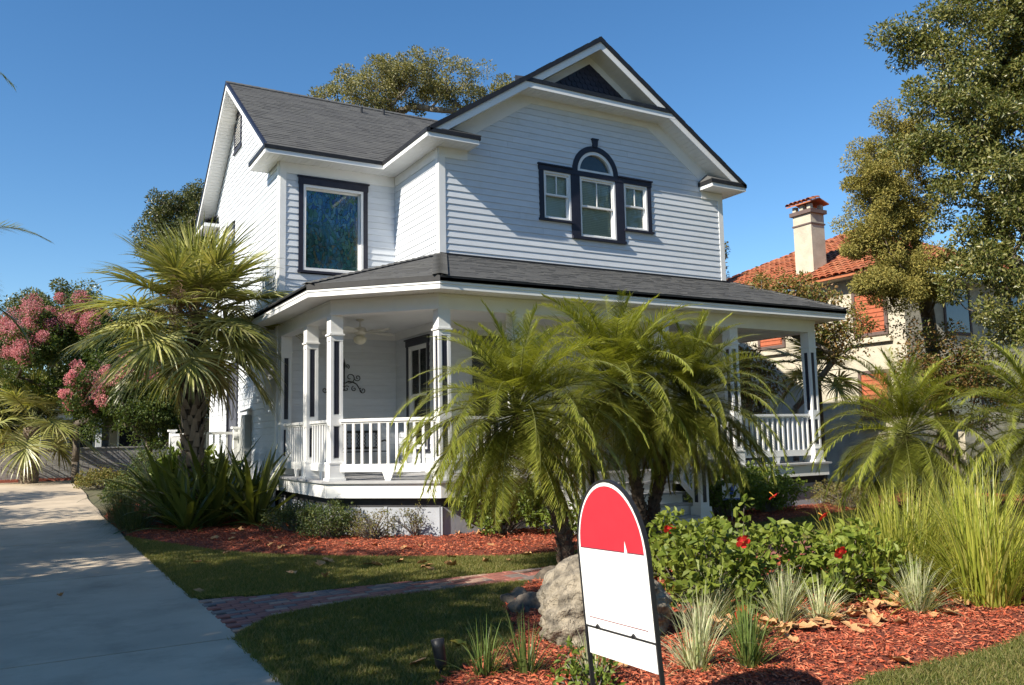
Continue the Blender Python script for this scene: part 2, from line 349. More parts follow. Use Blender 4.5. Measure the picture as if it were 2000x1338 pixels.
# bark mulch chips
M['chip'] = mat('bark_chips', (.50, .11, .045), (.30, .06, .028), rough=.9, scale=40, island=[(.56, .12, .05), (.34, .065, .03), (.66, .26, .14), (.16, .04, .025), (.48, .13, .07)])
def chips(poly, n, z=.03):
    q = scatter(poly, n); d = edgedist(q, poly); P = np.column_stack([q, .016+np.clip(d, 0, .25)*.22+RNG.random(n)*.012+HzA(q[:, 1])])
    D = RNG.normal(size=(n, 3)); D[:, 2] *= .22; Nn = RNG.normal(size=(n, 3))*.45+np.array([0, 0, 1])
    return leaves(P, D, Nn, .025+.05*RNG.random(n), .008+.012*RNG.random(n), fold=.3, mid=.5)
for pl, n, lb in ((BED_FRONT, 42000, 'red bark chips of the bed along the porch skirt'), (BED_SIGN, 60000, 'red bark chips of the bed around the sign and boulder'), (BED_PORCH, 26000, 'red bark chips of the far bed along the right of the porch'), (BED_WALL, 5000, 'red bark chips at the foot of the block wall')):
    V, F = chips(pl, n); tag(npobj('mulch', V, F, M['chip'], kind='stuff'), lb, 'mulch')
# ------------------------------------------------------------------ brick path
M['paver'] = [mat('paver_rose', (.34, .13, .10), (.23, .09, .075), rough=.85, scale=14, bump=.4), mat('paver_grey', (.21, .17, .155), (.15, .12, .115), rough=.85, scale=14, bump=.4), mat('paver_tan', (.40, .26, .20), (.29, .18, .14), rough=.85, scale=14, bump=.4)]
M['sand'] = mat('joint_sand', (.12, .10, .08), (.08, .07, .06), rough=1., scale=30)
PATH = [(-2.84, -9.78), (-2.39, -9.25), (-1.49, -8.96), (-.36, -9.0), (.45, -9.05), (1.6, -9.03), (3.3, -9.13), (4.2, -9.58), (5.68, -9.9), (5.68, -5.75), (3.45, -5.75), (3.3, -7.4), (3.2, -8.2), (1.33, -8.27), (.72, -8.24), (-.59, -8.17), (-1.54, -8.13), (-2.38, -7.97), (-2.84, -7.76)]
path = tag(bpy.data.objects.new('path', None), kind='structure'); link(path)
pb = MB(); pb.slab([(x, y, -.05) for x, y in PATH], (0, 0, .054)); pb.build('path_bed', M['sand'], path)
def paver_mesh(w, d, mt):
    b = MB(); e = .006; t = .022
    b.add([(-w/2, -d/2, 0), (w/2, -d/2, 0), (w/2, d/2, 0), (-w/2, d/2, 0), (-w/2, -d/2, t-e), (w/2, -d/2, t-e), (w/2, d/2, t-e), (-w/2, d/2, t-e),
           (-w/2+e, -d/2+e, t), (w/2-e, -d/2+e, t), (w/2-e, d/2-e, t), (-w/2+e, d/2-e, t)],
          [(0, 1, 5, 4), (1, 2, 6, 5), (2, 3, 7, 6), (3, 0, 4, 7), (4, 5, 9, 8), (5, 6, 10, 9), (6, 7, 11, 10), (7, 4, 8, 11), (8, 9, 10, 11)])
    return b.mesh('paver', mt)
PM = {(s, k): paver_mesh(*((.222, .107) if s else (.107, .107)), M['paver'][k]) for s in (0, 1) for k in range(3)}
far = MB(); npv = 0
for j in range(-2, 40):
    y = -9.8+.113*j
    x = -2.86+(.113 if j % 2 else 0)
    while x < 5.7:
        big = random.random() < .86; w = .228 if big else .113; cx = x+w/2
        q = np.array([[cx, y]])
        if inpoly(q, PATH)[0] and edgedist(q, PATH)[0] > .05:
            k = random.choices((0, 1, 2), (.5, .32, .18))[0]
            if cx < 1.45 and npv < 295:
                part('paver', PM[(1 if big else 0, k)], path, (cx, y, .003+random.uniform(0, .004)), (random.uniform(-.01, .01), random.uniform(-.01, .01), random.uniform(-.015, .015))); npv += 1
            else:
                far.box(cx-w/2+.003, cx+w/2-.003, y-.053, y+.053, 0, .022+random.uniform(-.002, .002))
        x += w
o = far.build('far_pavers', M['paver'][0], path, kind='stuff')
# ------------------------------------------------------------------ the house
house = thing('house', 'two-storey white clapboard house with grey shingle roof and wraparound front porch', 'house')
xC, yC, xD, xP = 2.607, -2.342, 10.326, 6.42
zs, ze, oe, ox = 7.52, 7.685, .481, .436
yR, zR, zP = 3.552, 10.568, 10.516
MS, GS = (zR-ze)/(yR+oe), (zP-ze)/(xP-(xC-oe))          # roof slopes
FM = lambda a, o, z: (a, yC-o, z)
RM = lambda a, o, z: (a, -o, z)
LM = lambda a, o, z: (-o, a, z)
SM = lambda a, o, z: (xC-o, a, z)
XM = lambda a, o, z: (xD+o, a, z)
NSID = [0]
def siding(wall, Mp, z0, z1, lohi, openings=(), e=.14, joint=.12, stuff=False, arc_=None):
    """lapped boards, one object each, cut round the openings"""
    acc = MB(); n = int(round((z1-z0)/e)); e = (z1-z0)/n
    for r in range(n):
        a, b = z0+r*e, z0+(r+1)*e; zm = (a+b)/2
        la, ha = lohi(a); lb, hb = lohi(b)
        if min(ha-la, hb-lb) < .02:
            if ha-la < .05: continue
            hb = lb = (lb+hb)/2; lb -= .01; hb += .01
        cuts = sorted((o[0], o[1]) for o in openings if o[2] < zm < o[3])
        if arc_ and arc_[1]-.05 < zm and b < arc_[1]+arc_[2]-.02 and not cuts:
            h = math.sqrt(arc_[2]**2-max(0, b-arc_[1])**2); cuts = [(arc_[0]-h, arc_[0]+h)]
        segs = []; cur = (la, lb)
        for c0, c1 in cuts:
            segs.append((cur, (c0, c0))); cur = (c1, c1)
        segs.append((cur, (ha, hb)))
        fin = []
        for s, t in segs:
            if t[0]-s[0] > 2.5 and random.random() < joint*2:
                m = s[0]+(t[0]-s[0])*random.uniform(.2, .8); fin += [(s, (m-.0015, m-.0015)), ((m+.0015, m+.0015), t)]
            else: fin.append((s, t))
        for s, t in fin:
            if t[0]-s[0] < .03: continue
            mb = acc if stuff else MB(); T = .019+random.uniform(-.001, .0015)
            v = []
            for (aa, bb) in (s, t):
                v += [Mp(aa, -.012, a), Mp(aa, T, a), Mp(bb, .005, b-.001), Mp(bb, -.012, b-.001)]
            mb.add(v, [(0, 1, 2, 3), (7, 6, 5, 4), (1, 5, 6, 2), (0, 4, 5, 1), (3, 2, 6, 7), (0, 3, 7, 4)])
            if not stuff:
                mb.build('siding_board', M['siding'], wall); NSID[0] += 1
    if stuff and acc.v: acc.build('siding_boards', M['siding'], wall, kind='stuff')
def bpart(name, m, fn, parent=house, smooth=False, kind=None):
    b = MB(); fn(b); return b.build(name, m, parent, smooth, kind)
# solid cores behind the boards
core = MB(); core.box(.16, xD-.16, .16, 6.95, 0, 7.6); core.box(xC+.16, xD-.16, yC+.16, .3, 0, 7.6)
core.slab([(.16, .1, 7.5), (.16, 7.0, 7.5), (.16, yR, 10.15)], (9.9, 0, 0))
core.slab([(xC+.1, yC+.16, 7.5), (xD-.1, yC+.16, 7.5), (xP, yC+.16, 10.2)], (0, 5.5, 0))
core.build('wall_core', M['backing'], house)
# ---- left wall
wl = bpart('left_wall', M['trim'], lambda b: b.fbox(LM, .3, 7, -.05, .03, .3, .52))
bpart('corner_board', M['trim'], lambda b: b.fbox(LM, 0, .12, -.02, .028, .9, zs), wl); bpart('corner_board', M['trim'], lambda b: b.fbox(LM, 6.98, 7.104, -.02, .028, .4, zs), wl)
ylo = lambda z: max(.12, (z-7.84)/MS)
LOP = [(3.64, 4.44, 9.03, 9.98), (4.27, 5.5, 5.9, 7.26), (3.6, 4.86, .9, 3.56)]
siding(wl, LM, .52, 10.36, lambda z: (ylo(z), min(6.98, 2*yR-ylo(z))), LOP, joint=.1)
# ---- recessed front wall
wr = bpart('recessed_wall', M['trim'], lambda b: b.fbox(RM, .13, xC-.02, -.02, .022, 7.29, zs))
bpart('corner_board', M['trim'], lambda b: b.fbox(RM, 0, .13, -.02, .026, .9, zs), wr); bpart('porch_frieze', M['trim'], lambda b: b.fbox(RM, .132, xC-.02, -.02, .024, 3.8, 3.97), wr)
siding(wr, RM, 4.3, 7.29, lambda z: (.13, xC+.03), [(.45, 1.92, 5.2, 7.25)], joint=0)
siding(wr, RM, .95, 3.8, lambda z: (.02, xC+.03), [], joint=.05)
# ---- side of the projecting bay
wsd = bpart('bay_side_wall', M['trim'], lambda b: b.fbox(SM, yC+.12, -.03, -.02, .022, 7.31, zs))
bpart('corner_board', M['trim'], lambda b: b.fbox(SM, yC, yC+.12, -.02, .026, .95, zs), wsd); bpart('porch_frieze', M['trim'], lambda b: b.fbox(SM, yC+.122, -.03, -.02, .024, 3.8, 3.97), wsd)
siding(wsd, SM, 5.0, 7.31, lambda z: (yC+.12, .03), [], joint=0)
siding(wsd, SM, .95, 3.8, lambda z: (yC+.12, .03), [(-1.72, -.72, 1.4, 3.7)], joint=0)
# ---- front gable wall
wf = bpart('front_gable_wall', M['trim'], lambda b: b.fbox(FM, xC+.122, xD-.122, -.02, .024, 3.8, 3.97))
bpart('corner_board', M['trim'], lambda b: b.fbox(FM, xC-.026, xC+.12, -.02, .026, .95, zs), wf); bpart('corner_board', M['trim'], lambda b: b.fbox(FM, xD-.12, xD+.026, -.02, .026, .95, zs), wf)
ztop = lambda x: ze+GS*(x-(xC-oe)) if x < xP else ze+GS*(2*xP-x-(xC-oe))
FX = xC+.12
def flohi(z):
    if z < 7.0: return FX, xD-.12
    l = (z+.60-ze)/GS+(xC-oe); return max(FX, l), min(xD-.12, 2*xP-l)
FOP = [(5.04, 8.0, 6.3, 7.45), (5.95, 7.12, 6.0, 6.35)]
siding(wf, FM, 5.26, 8.86, flohi, FOP, joint=.25, arc_=(6.49, 7.5, .57))
siding(wf, FM, .95, 3.8, lambda z: (FX, xD-.12), [(3.3, 4.4, .9, 3.68), (7.2, 8.6, 1.5, 3.6)], stuff=True)
XW = bpart('right_wall', M['siding'], lambda b: (b.box(xD-.03, xD, yC+.02, 6.98, .4, zs)))
# frieze boards of the gable
def rake_poly(x0, x1, d0, d1, y0, y1):
    b = MB(); pts = [(x0, ztop(x0)-d0), (x1, ztop(x1)-d0), (x1, ztop(x1)-d1), (x0, ztop(x0)-d1)]
    b.slab([(x, y0, z) for x, z in pts], (0, y1-y0, 0)); return b
RW = -yC
for a, c, d in ((2.9, 4.95, .62), (4.95, xP, .44), (xP, 7.89, .44), (7.89, 9.95, .62)):
    rake_poly(a, c, .25, d, yC-.024, yC+.02).build('rake_frieze', M['trim'], wf)
bpart('pent_frieze', M['trim'], lambda b: b.fbox(FM, 4.4, 8.44, -.02, .026, 8.84, 9.06), wf)
bpart('return_frieze', M['trim'], lambda b: b.fbox(FM, xC+.12, 3.24, -.02, .028, 7.31, zs), wf)
bpart('return_frieze', M['trim'], lambda b: b.fbox(FM, 9.66, xD-.12, -.02, .028, 7.33, zs), wf)
# dark scalloped gable infill
gi = bpart('gable_infill', M['navy'], lambda b: b.slab([(4.9, yC-.012, 9.1), (7.94, yC-.012, 9.1), (xP, yC-.012, 10.1)], (0, .03, 0)), wf)
sc = MB()
for r in range(8):
    z = 9.22+.115*r; hw = (10.03-z)/GS-.06; k = int(max(0, hw)/.075)
    for i in range(-k, k+1):
        x = xP+(i+.5*(r % 2))*.15
        if abs(x-xP) > hw-.05: continue
        p = [(x-.07, yC-.02, z+.12)]+[(x-.07*math.cos(t), yC-.028, z+.05-.055*math.sin(t)) for t in np.linspace(0, math.pi, 7)]+[(x+.07, yC-.02, z+.12)]
        sc.slab(p, (0, .008, 0))
sc.build('scallop_shingles', mat('navy_scallops', (.018, .018, .034), (.028, .024, .04), rough=.5, island=[(.014, .015, .03), (.03, .027, .045), (.02, .02, .035)]), gi, kind='stuff')
# ------------------------------------------------------------------ roofs
def shingle_plane(roof, poly, eave_a, eave_b, exp=.143, name='shingles'):
    """courses of tabs over a convex polygon lying in the plane of the roof"""
    A = np.array(eave_a, float); B = np.array(eave_b, float); u = (B-A)/np.linalg.norm(B-A)
    P = np.array(poly, float); n = np.zeros(3)
    for i in range(len(P)): n += np.cross(P[i]-P[0], P[(i+1) % len(P)]-P[0])
    n /= np.linalg.norm(n); n = n if n[2] > 0 else -n
    v = np.cross(n, u); v = v if v[2] > 0 else -v
    uv = np.stack([(P-A)@u, (P-A)@v], 1); V = []; F = []
    vmax = uv[:, 1].max(); r = 0
    while r*exp < vmax:
        v0 = r*exp; v1 = v0+exp+.02; vm = min(v0+exp*.5, vmax-.001); xs = []
        for i in range(len(uv)):
            (a, b), (c, d) = uv[i], uv[(i+1) % len(uv)]
            if (b <= vm) != (d <= vm): xs.append(a+(c-a)*(vm-b)/(d-b))
        if len(xs) >= 2:
            l, h = min(xs), max(xs); x = l-random.uniform(0, .25)
            while x < h:
                w = random.choice((.16, .22, .3, .38)); a, b = max(x, l), min(x+w-.003, h)
                if b-a > .01:
                    t0 = random.choice((.009, .010, .014)); lo = v0
                    c = [(a, lo, .002), (b, lo, .002), (b, v1, .002), (a, v1, .002), (a, lo, t0), (b, lo, t0), (b, v1, .004), (a, v1, .004)]
                    k = len(V); V += [A+u*p[0]+v*p[1]+n*p[2] for p in c]
                    F += [(k+4, k+5, k+6, k+7), (k, k+1, k+5, k+4), (k+1, k+2, k+6, k+5), (k+3, k, k+4, k+7)]
                x += w
        r += 1
    o = npobj(name, V, F, M['shingle'], roof, kind='stuff'); return o
eL = -ox
mr = bpart('main_roof', M['black'], lambda b: (b.slab([(eL, -oe, ze-.03), (xD+.3, -oe+.4, ze+.4*MS-.03), (xD+.3, yR, zR-.03), (eL, yR, zR-.03)], (0, 0, -.05)),
                                                b.slab([(eL, 2*yR+oe, ze-.03), (xD+.3, 2*yR+oe, ze-.03), (xD+.3, yR, zR-.03), (eL, yR, zR-.03)], (0, 0, -.05))))
vy = GS*(xP-(xC-oe))/MS-oe
shingle_plane(mr, [(eL, -oe, ze), (xC-oe, -oe, ze), (xP, vy, zP), (xP, yR, zR), (eL, yR, zR)], (eL, -oe, ze), (xC-oe, -oe, ze))
bpart('ridge_cap', M['shingle'], lambda b: [b.slab([(eL+i*.2, yR-.14, zR-.06), (eL+i*.2, yR, zR+.03), (eL+i*.2, yR+.14, zR-.06), (eL+i*.2, yR+.14, zR-.08), (eL+i*.2, yR, zR+.01), (eL+i*.2, yR-.14, zR-.08)], (.215, 0, .006)) for i in range(35)], mr, kind='stuff')
for x, y in ((2.9, 3.0), (3.6, 3.2)):
    bpart('roof_vent_pipe', M['black'], lambda b: b.tube([(x, y, ze+MS*(y+oe)-.05), (x, y, ze+MS*(y+oe)+.16)], .035, 8), mr)
gr = bpart('gable_roof', M['black'], lambda b: (b.slab([(xC-oe, yC-oe, ze-.03), (xP, yC-oe, zP-.03), (xP, yR, zP-.03), (xC-oe, -oe+.1, ze-.03)], (0, 0, -.05)),
                                                b.slab([(2*xP-xC+oe, yC-oe, ze-.03), (2*xP-xC+oe, yR, ze-.03), (xP, yR, zP-.03), (xP, yC-oe, zP-.03)], (0, 0, -.05))))
shingle_plane(gr, [(xC-oe, yC-oe, ze), (xP, yC-oe, zP), (xP, vy, zP), (xC-oe, -oe, ze)], (xC-oe, -oe, ze), (xC-oe, yC-oe, ze))
shingle_plane(gr, [(2*xP-xC+oe, yC-oe, ze), (2*xP-xC+oe, 1, ze), (xP, 1, zP), (xP, yC-oe, zP)], (2*xP-xC+oe, yC-oe, ze), (2*xP-xC+oe, 1, ze))
# rakes of the front gable: shingle edge, white fascia, sloping soffit
xe0, xe1 = xC-oe, 2*xP-xC+oe
def wavy_edge(x0, x1, y):
    b = MB(); n = 34
    for i in range(n):
        a, c = x0+(x1-x0)*i/n, x0+(x1-x0)*(i+1)/n; j = random.uniform(0, .014)
        b.slab([(a, y, ztop(a)+.01+j), (c, y, ztop(c)+.01+j), (c, y, ztop(c)-.10), (a, y, ztop(a)-.10)], (0, .06, 0))
    return b
for a, c in ((xe0+.06, xP), (xP, xe1)):
    wavy_edge(a, c, yC-oe-.02).build('rake_edge', M['black'], gr)
    rake_poly(max(a, xe0+.12), min(c, xe1-.1), .10, .27, yC-oe+.012, yC-oe+.04).build('rake_fascia', M['trim'], gr)
def soffit(name, a, b, c, d, n, parent, t=.014, m=None):
    """tongue and groove strips between edge a-b and edge d-c"""
    a, b, c, d = (Vector(q) for q in (a, b, c, d)); mb = MB(); nn = (b-a).cross(d-a).normalized(); nn = nn if nn.z > 0 else -nn
    for i in range(n):
        s0, s1 = (i+.035)/n, (i+.965)/n
        mb.slab([a.lerp(b, s0), a.lerp(b, s1), d.lerp(c, s1), d.lerp(c, s0)], nn*t)
    mb.slab([a+nn*t*.6, b+nn*t*.6, c+nn*t*.6, d+nn*t*.6], nn*.012)
    return mb.build(name, m or M['trim'], parent)
yo, yi = yC-oe+.03, yC-.02
for a, c, n in ((xe0+.3, xP, 40), (xP, xe1-.3, 40)):
    soffit('rake_soffit', (a, yo, ztop(a)-.262), (c, yo, ztop(c)-.262), (c, yi, ztop(c)-.262), (a, yi, ztop(a)-.262), n, gr)
# pent roof across the gable
pent = bpart('pent_roof', M['black'], lambda b: (b.slab([(4.42, yC-oe-.01, 9.10), (4.42, yC-oe-.01, 9.19), (4.42, yC-.03, 9.40), (4.42, yC-.03, 9.10)], (4.0, 0, 0))), gr)
bpart('pent_fascia', M['trim'], lambda b: b.box(4.3, 8.54, yC-oe+.01, yC-oe+.04, 8.975, 9.10), pent)
soffit('pent_soffit', (4.3, yC-oe+.03, 8.985), (8.54, yC-oe+.03, 8.985), (8.54, yC-.02, 8.985), (4.3, yC-.02, 8.985), 38, pent)
# horizontal eaves
for q in ((eL-.012, xe0+.02, -oe-.02, -oe+.05, ze-.08, ze+.004), (xe0-.02, xe0+.05, yC-oe-.02, -oe-.022, ze-.08, ze+.005), (xe0+.052, 3.307, yC-oe-.02, yC-oe+.05, ze-.08, ze+.004), (eL-.012, eL+.05, -oe+.052, .93, ze-.08, ze+.003), (eL-.012, eL+.05, 6.2, 2*yR+oe, ze-.08, ze+.003)):
    bpart('eave_edge', M['black'], lambda b: b.box(*q))
for q in ((eL+.01, xe0+.01, -oe, -oe+.03, zs-.005, ze-.08), (xe0, xe0+.03, yC-oe, -oe-.002, zs-.005, ze-.08), (xe0+.032, 3.28, yC-oe, yC-oe+.03, zs-.005, ze-.08), (3.25, 3.28, yC-oe+.032, yC-.02, zs-.005, ze-.08), (eL+.01, eL+.04, -oe+.032, .90, zs-.005, ze-.08), (eL+.042, -.02, .87, .90, zs-.005, ze-.08), (eL+.01, eL+.04, 6.2, 2*yR+oe, zs-.005, ze-.08), (eL+.042, -.02, 6.2, 6.23, zs-.005, ze-.08)):
    bpart('eave_fascia', M['trim'], lambda b: b.box(*q))
soffit('eave_soffit', (eL+.04, -oe+.03, zs), (xC-.024, -oe+.03, zs), (xC-.024, -.022, zs), (eL+.04, -.022, zs), 30, house)
soffit('eave_soffit', (xe0+.03, -oe+.032, zs), (xe0+.03, yC-oe+.03, zs), (xC-.024, yC-oe+.03, zs), (xC-.024, -oe+.032, zs), 24, house)
soffit('eave_soffit', (xC-.02, yC-oe+.03, zs), (3.25, yC-oe+.03, zs), (3.25, yC-.022, zs), (xC-.02, yC-.022, zs), 6, house)
soffit('eave_soffit', (eL+.04, -.02, zs), (eL+.04, .87, zs), (-.022, .87, zs), (-.022, -.02, zs), 9, house)
soffit('eave_soffit', (eL+.04, 6.23, zs), (eL+.04, 7.5, zs), (-.022, 7.5, zs), (-.022, 6.23, zs), 9, house)
# little roofs on the returns
rr = bpart('return_roof', M['shingle'], lambda b: (b.slab([(xe0+.3, yC-oe-.02, ze), (3.32, yC-oe-.02, ze), (3.1, yC-.03, ze+.22), (xe0+.7, yC-.03, ze+.22)], (0, 0, .02)), b.slab([(3.32, yC-oe-.02, ze), (3.32, yC-.03, ze), (3.1, yC-.03, ze+.22)], (0, 0, .02)),
                   b.slab([(eL-.01, -oe+.1, ze), (eL-.01, .95, ze), (-.03, .75, ze+.2), (-.03, -.2, ze+.2)], (0, 0, .02)), b.slab([(eL-.01, 6.17, ze), (eL-.01, 7.3, ze), (-.03, 7.1, ze+.2), (-.03, 6.4, ze+.2)], (0, 0, .02))), house)
ret = bpart('right_return', M['trim'], lambda b: (b.box(9.6, xe1, yC-oe, yC-oe+.03, zs-.005, ze-.08), b.box(9.6, 9.63, yC-oe+.03, yC-.02, zs-.005, ze-.08), b.box(9.63, xe1, yC-oe+.03, yC-.022, zs+.004, zs+.02), b.box(xe1-.03, xe1-.002, yC-oe+.03, 6, zs-.005, ze-.08), b.box(xD+.03, xe1-.03, yC-.02, 6, zs+.004, zs+.02)), house)
bpart('return_edge', M['black'], lambda b: (b.box(9.57, xe1+.02, yC-oe-.02, yC-oe+.05, ze-.08, ze+.004), b.box(9.57, 9.63, yC-oe+.05, yC-.02, ze-.08, ze+.003), b.box(xe1-.04, xe1+.018, yC-oe+.05, 6, ze-.08, ze+.003)), ret)
bpart('return_roof', M['shingle'], lambda b: (b.slab([(9.56, yC-oe-.02, ze), (10.6, yC-oe-.02, ze), (10.3, yC-.03, ze+.24), (9.85, yC-.03, ze+.24)], (0, 0, .02)), b.slab([(9.56, yC-oe-.02, ze), (9.56, yC-.03, ze), (9.85, yC-.03, ze+.24)], (0, 0, .02))), ret)
# rakes of the left gable
zl = lambda y: ze+MS*(y+oe) if y < yR else ze+MS*(2*yR-y+oe)
def lrake(y0, y1, d0, d1, x0, x1):
    b = MB(); b.slab([(x0, y0, zl(y0)-d0), (x0, y1, zl(y1)-d0), (x0, y1, zl(y1)-d1), (x0, y0, zl(y0)-d1)], (x1-x0, 0, 0)); return b
for a, c in ((-oe+.02, yR), (yR, 2*yR+oe)):
    lrake(a, c, -.018, .055, eL-.015, eL+.05).build('rake_edge', M['navy'], mr)
    lrake(a+.06 if a < yR else a, c if a < yR else c-.06, .055, .2, eL+.005, eL+.035).build('rake_fascia', M['trim'], mr)
    a2, c2 = (a+.25, c) if a < yR else (a, c-.25)
    soffit('rake_soffit', (eL+.03, a2, zl(a2)-.17), (eL+.03, c2, zl(c2)-.17), (-.02, c2, zl(c2)-.17), (-.02, a2, zl(a2)-.17), 44, mr)
# ------------------------------------------------------------------ windows
M['stained'] = None
def stainedmat():
    m, t, out = _nodes('stained_glass'); N = t.nodes.new; L = t.links.new
    tc = N('ShaderNodeTexCoord'); sep = N('ShaderNodeSeparateXYZ'); L(tc.outputs['Object'], sep.inputs[0])
    mp = N('ShaderNodeMapping'); mp.inputs['Scale'].default_value = (1, 1, .55); L(tc.outputs['Object'], mp.inputs[0])
    no0 = N('ShaderNodeTexNoise'); no0.inputs['Scale'].default_value = 5; L(mp.outputs[0], no0.inputs['Vector'])
    ad = N('ShaderNodeVectorMath'); ad.operation = 'MULTIPLY_ADD'; ad.inputs[1].default_value = (.25, .25, .25)
    L(no0.outputs['Color'], ad.inputs[0]); L(mp.outputs[0], ad.inputs[2])
    vo = N('ShaderNodeTexVoronoi'); vo.inputs['Scale'].default_value = 17; L(ad.outputs[0], vo.inputs['Vector'])
    ve = N('ShaderNodeTexVoronoi'); ve.feature = 'DISTANCE_TO_EDGE'; ve.inputs['Scale'].default_value = 17; L(ad.outputs[0], ve.inputs['Vector'])
    sc_ = N('ShaderNodeSeparateColor'); L(vo.outputs['Color'], sc_.inputs[0])
    def ramp(cols):
        r = N('ShaderNodeValToRGB'); e = r.color_ramp.elements; e[0].color = (*cols[0], 1); e[1].color = (*cols[-1], 1)
        for i, c in enumerate(cols[1:-1]): q = e.new((i+1)/(len(cols)-1)); q.color = (*c, 1)
        return r
    up = ramp([(.02, .10, .38), (.06, .26, .55), (.2, .4, .58), (.08, .24, .10), (.03, .2, .5)]); L(sc_.outputs[0], up.inputs[0])
    dn = ramp([(.015, .09, .06), (.03, .17, .12), (.04, .17, .28), (.15, .28, .15), (.02, .08, .10), (.24, .19, .07)]); L(sc_.outputs[1], dn.inputs[0])
    no = N('ShaderNodeTexNoise'); no.inputs['Scale'].default_value = 2.6; L(tc.outputs['Object'], no.inputs['Vector'])
    hh = N('ShaderNodeMath'); hh.operation = 'MULTIPLY_ADD'; hh.inputs[1].default_value = 1.5; L(no.outputs[0], hh.inputs[0]); L(sep.outputs['Z'], hh.inputs[2])
    mr_ = N('ShaderNodeMapRange'); mr_.inputs[1].default_value = 6.7; mr_.inputs[2].default_value = 7.1; L(hh.outputs[0], mr_.inputs[0])
    mx = N('ShaderNodeMix'); mx.data_type = 'RGBA'; L(mr_.outputs[0], mx.inputs[0]); L(dn.outputs[0], mx.inputs[6]); L(up.outputs[0], mx.inputs[7])
    ld = N('ShaderNodeMath'); ld.operation = 'GREATER_THAN'; ld.inputs[1].default_value = .035; L(ve.outputs['Distance'], ld.inputs[0])
    mx2 = N('ShaderNodeMix'); mx2.data_type = 'RGBA'; L(ld.outputs[0], mx2.inputs[0]); mx2.inputs[6].default_value = (.012, .016, .018, 1); L(mx.outputs[2], mx2.inputs[7])
    p = N('ShaderNodeBsdfPrincipled'); L(mx2.outputs[2], p.inputs['Base Color']); p.inputs['Roughness'].default_value = .12
    L(p.outputs[0], out.inputs[0]); return m
M['stained'] = stainedmat()
def frame(b, Mp, a0, a1, z0, z1, w, o0, o1):
    b.fbox(Mp, a0, a0+w, o0, o1, z0, z1); b.fbox(Mp, a1-w, a1, o0, o1, z0, z1); b.fbox(Mp, a0+w, a1-w, o0, o1, z1-w, z1); b.fbox(Mp, a0+w, a1-w, o0, o1, z0, z0+w)
def sash_window(parent, Mp, a0, a1, z0, z1, name='window', lites=2, blind=True):
    """white double-hung unit: outer frame, two sashes, glass, blind"""
    w = MB(); frame(w, Mp, a0, a1, z0, z1, .045, -.10, .022); w = w.build(name, M['trim'], parent)
    zm = z0+(z1-z0)*.52; i0, i1 = a0+.045, a1-.045
    b = MB(); frame(b, Mp, i0, i1, zm-.02, z1-.045, .042, -.045, -.008); b.build('upper_sash', M['trim'], w)
    b = MB(); frame(b, Mp, i0, i1, z0+.045, zm+.022, .042, -.085, -.047); b.build('lower_sash', M['trim'], w)
    if lites == 2:
        b = MB(); b.fbox(Mp, (i0+i1)/2-.012, (i0+i1)/2+.012, -.036, -.014, zm+.02, z1-.085); b.build('muntin', M['trim'], w)
    b = MB(); b.fbox(Mp, i0+.04, i1-.04, -.029, -.026, zm+.02, z1-.085); b.build('pane', M['glass'], w)
    b = MB(); b.fbox(Mp, i0+.04, i1-.04, -.069, -.066, z0+.085, zm-.018); b.build('pane', M['glass'], w)
    if blind:
        b = MB(); n = int((z1-z0)/.042)
        for k in range(n):
            z = z0+.06+k*(z1-z0-.12)/n
            A = [Mp(i0+.01, -.098, z), Mp(i1-.01, -.098, z), Mp(i1-.01, -.116, z+.040), Mp(i0+.01, -.116, z+.040)]
            b.slab(A, Vector(Mp(0, 0, .0025))-Vector(Mp(0, 0, 0)))
        b.build('blind', M['blind'], w, kind='stuff')
    return w
def casing(parent, Mp, a0, a1, z0, z1, w=.10, cap=.05, hh=.13, o=.036):
    b = MB(); b.fbox(Mp, a0-w, a0, -.02, o, z0, z1); b.fbox(Mp, a1, a1+w, -.02, o, z0, z1); b.fbox(Mp, a0-w-.012, a1+w+.012, -.02, o+.01, z1, z1+hh)
    b.fbox(Mp, a0-w-.035, a1+w+.035, -.02, o+.035, z1+hh, z1+hh+.03); b.fbox(Mp, a0-w-.02, a1+w+.02, -.02, o+.035, z0-cap, z0)
    return b.build('window_casing', M['navy'], parent)
# stained glass window
cs = casing(house, RM, .5, 1.84, 5.22, 7.09, w=.10, hh=.15)
b = MB(); frame(b, RM, .5, 1.84, 5.22, 7.09, .055, -.12, .03); frame(b, RM, .555, 1.785, 5.275, 7.035, .035, -.12, -.07); win = b.build('window', M['trim'], house)
tag(win, 'large picture window of blue and green stained glass')
b = MB(); b.fbox(RM, .585, 1.755, -.11, -.10, 5.30, 7.0); b.build('stained_glass_pane', M['stained'], win)
b = MB(); b.fbox(RM, .588, 1.752, -.088, -.084, 5.31, 6.998); b.build('pane', M['glass'], win)
b = MB(); b.fbox(RM, .95, .953, -.099, -.096, 5.31, 6.99); b.fbox(RM, 1.36, 1.363, -.099, -.096, 5.31, 6.99); b.build('lead_bar', M['iron'], win)
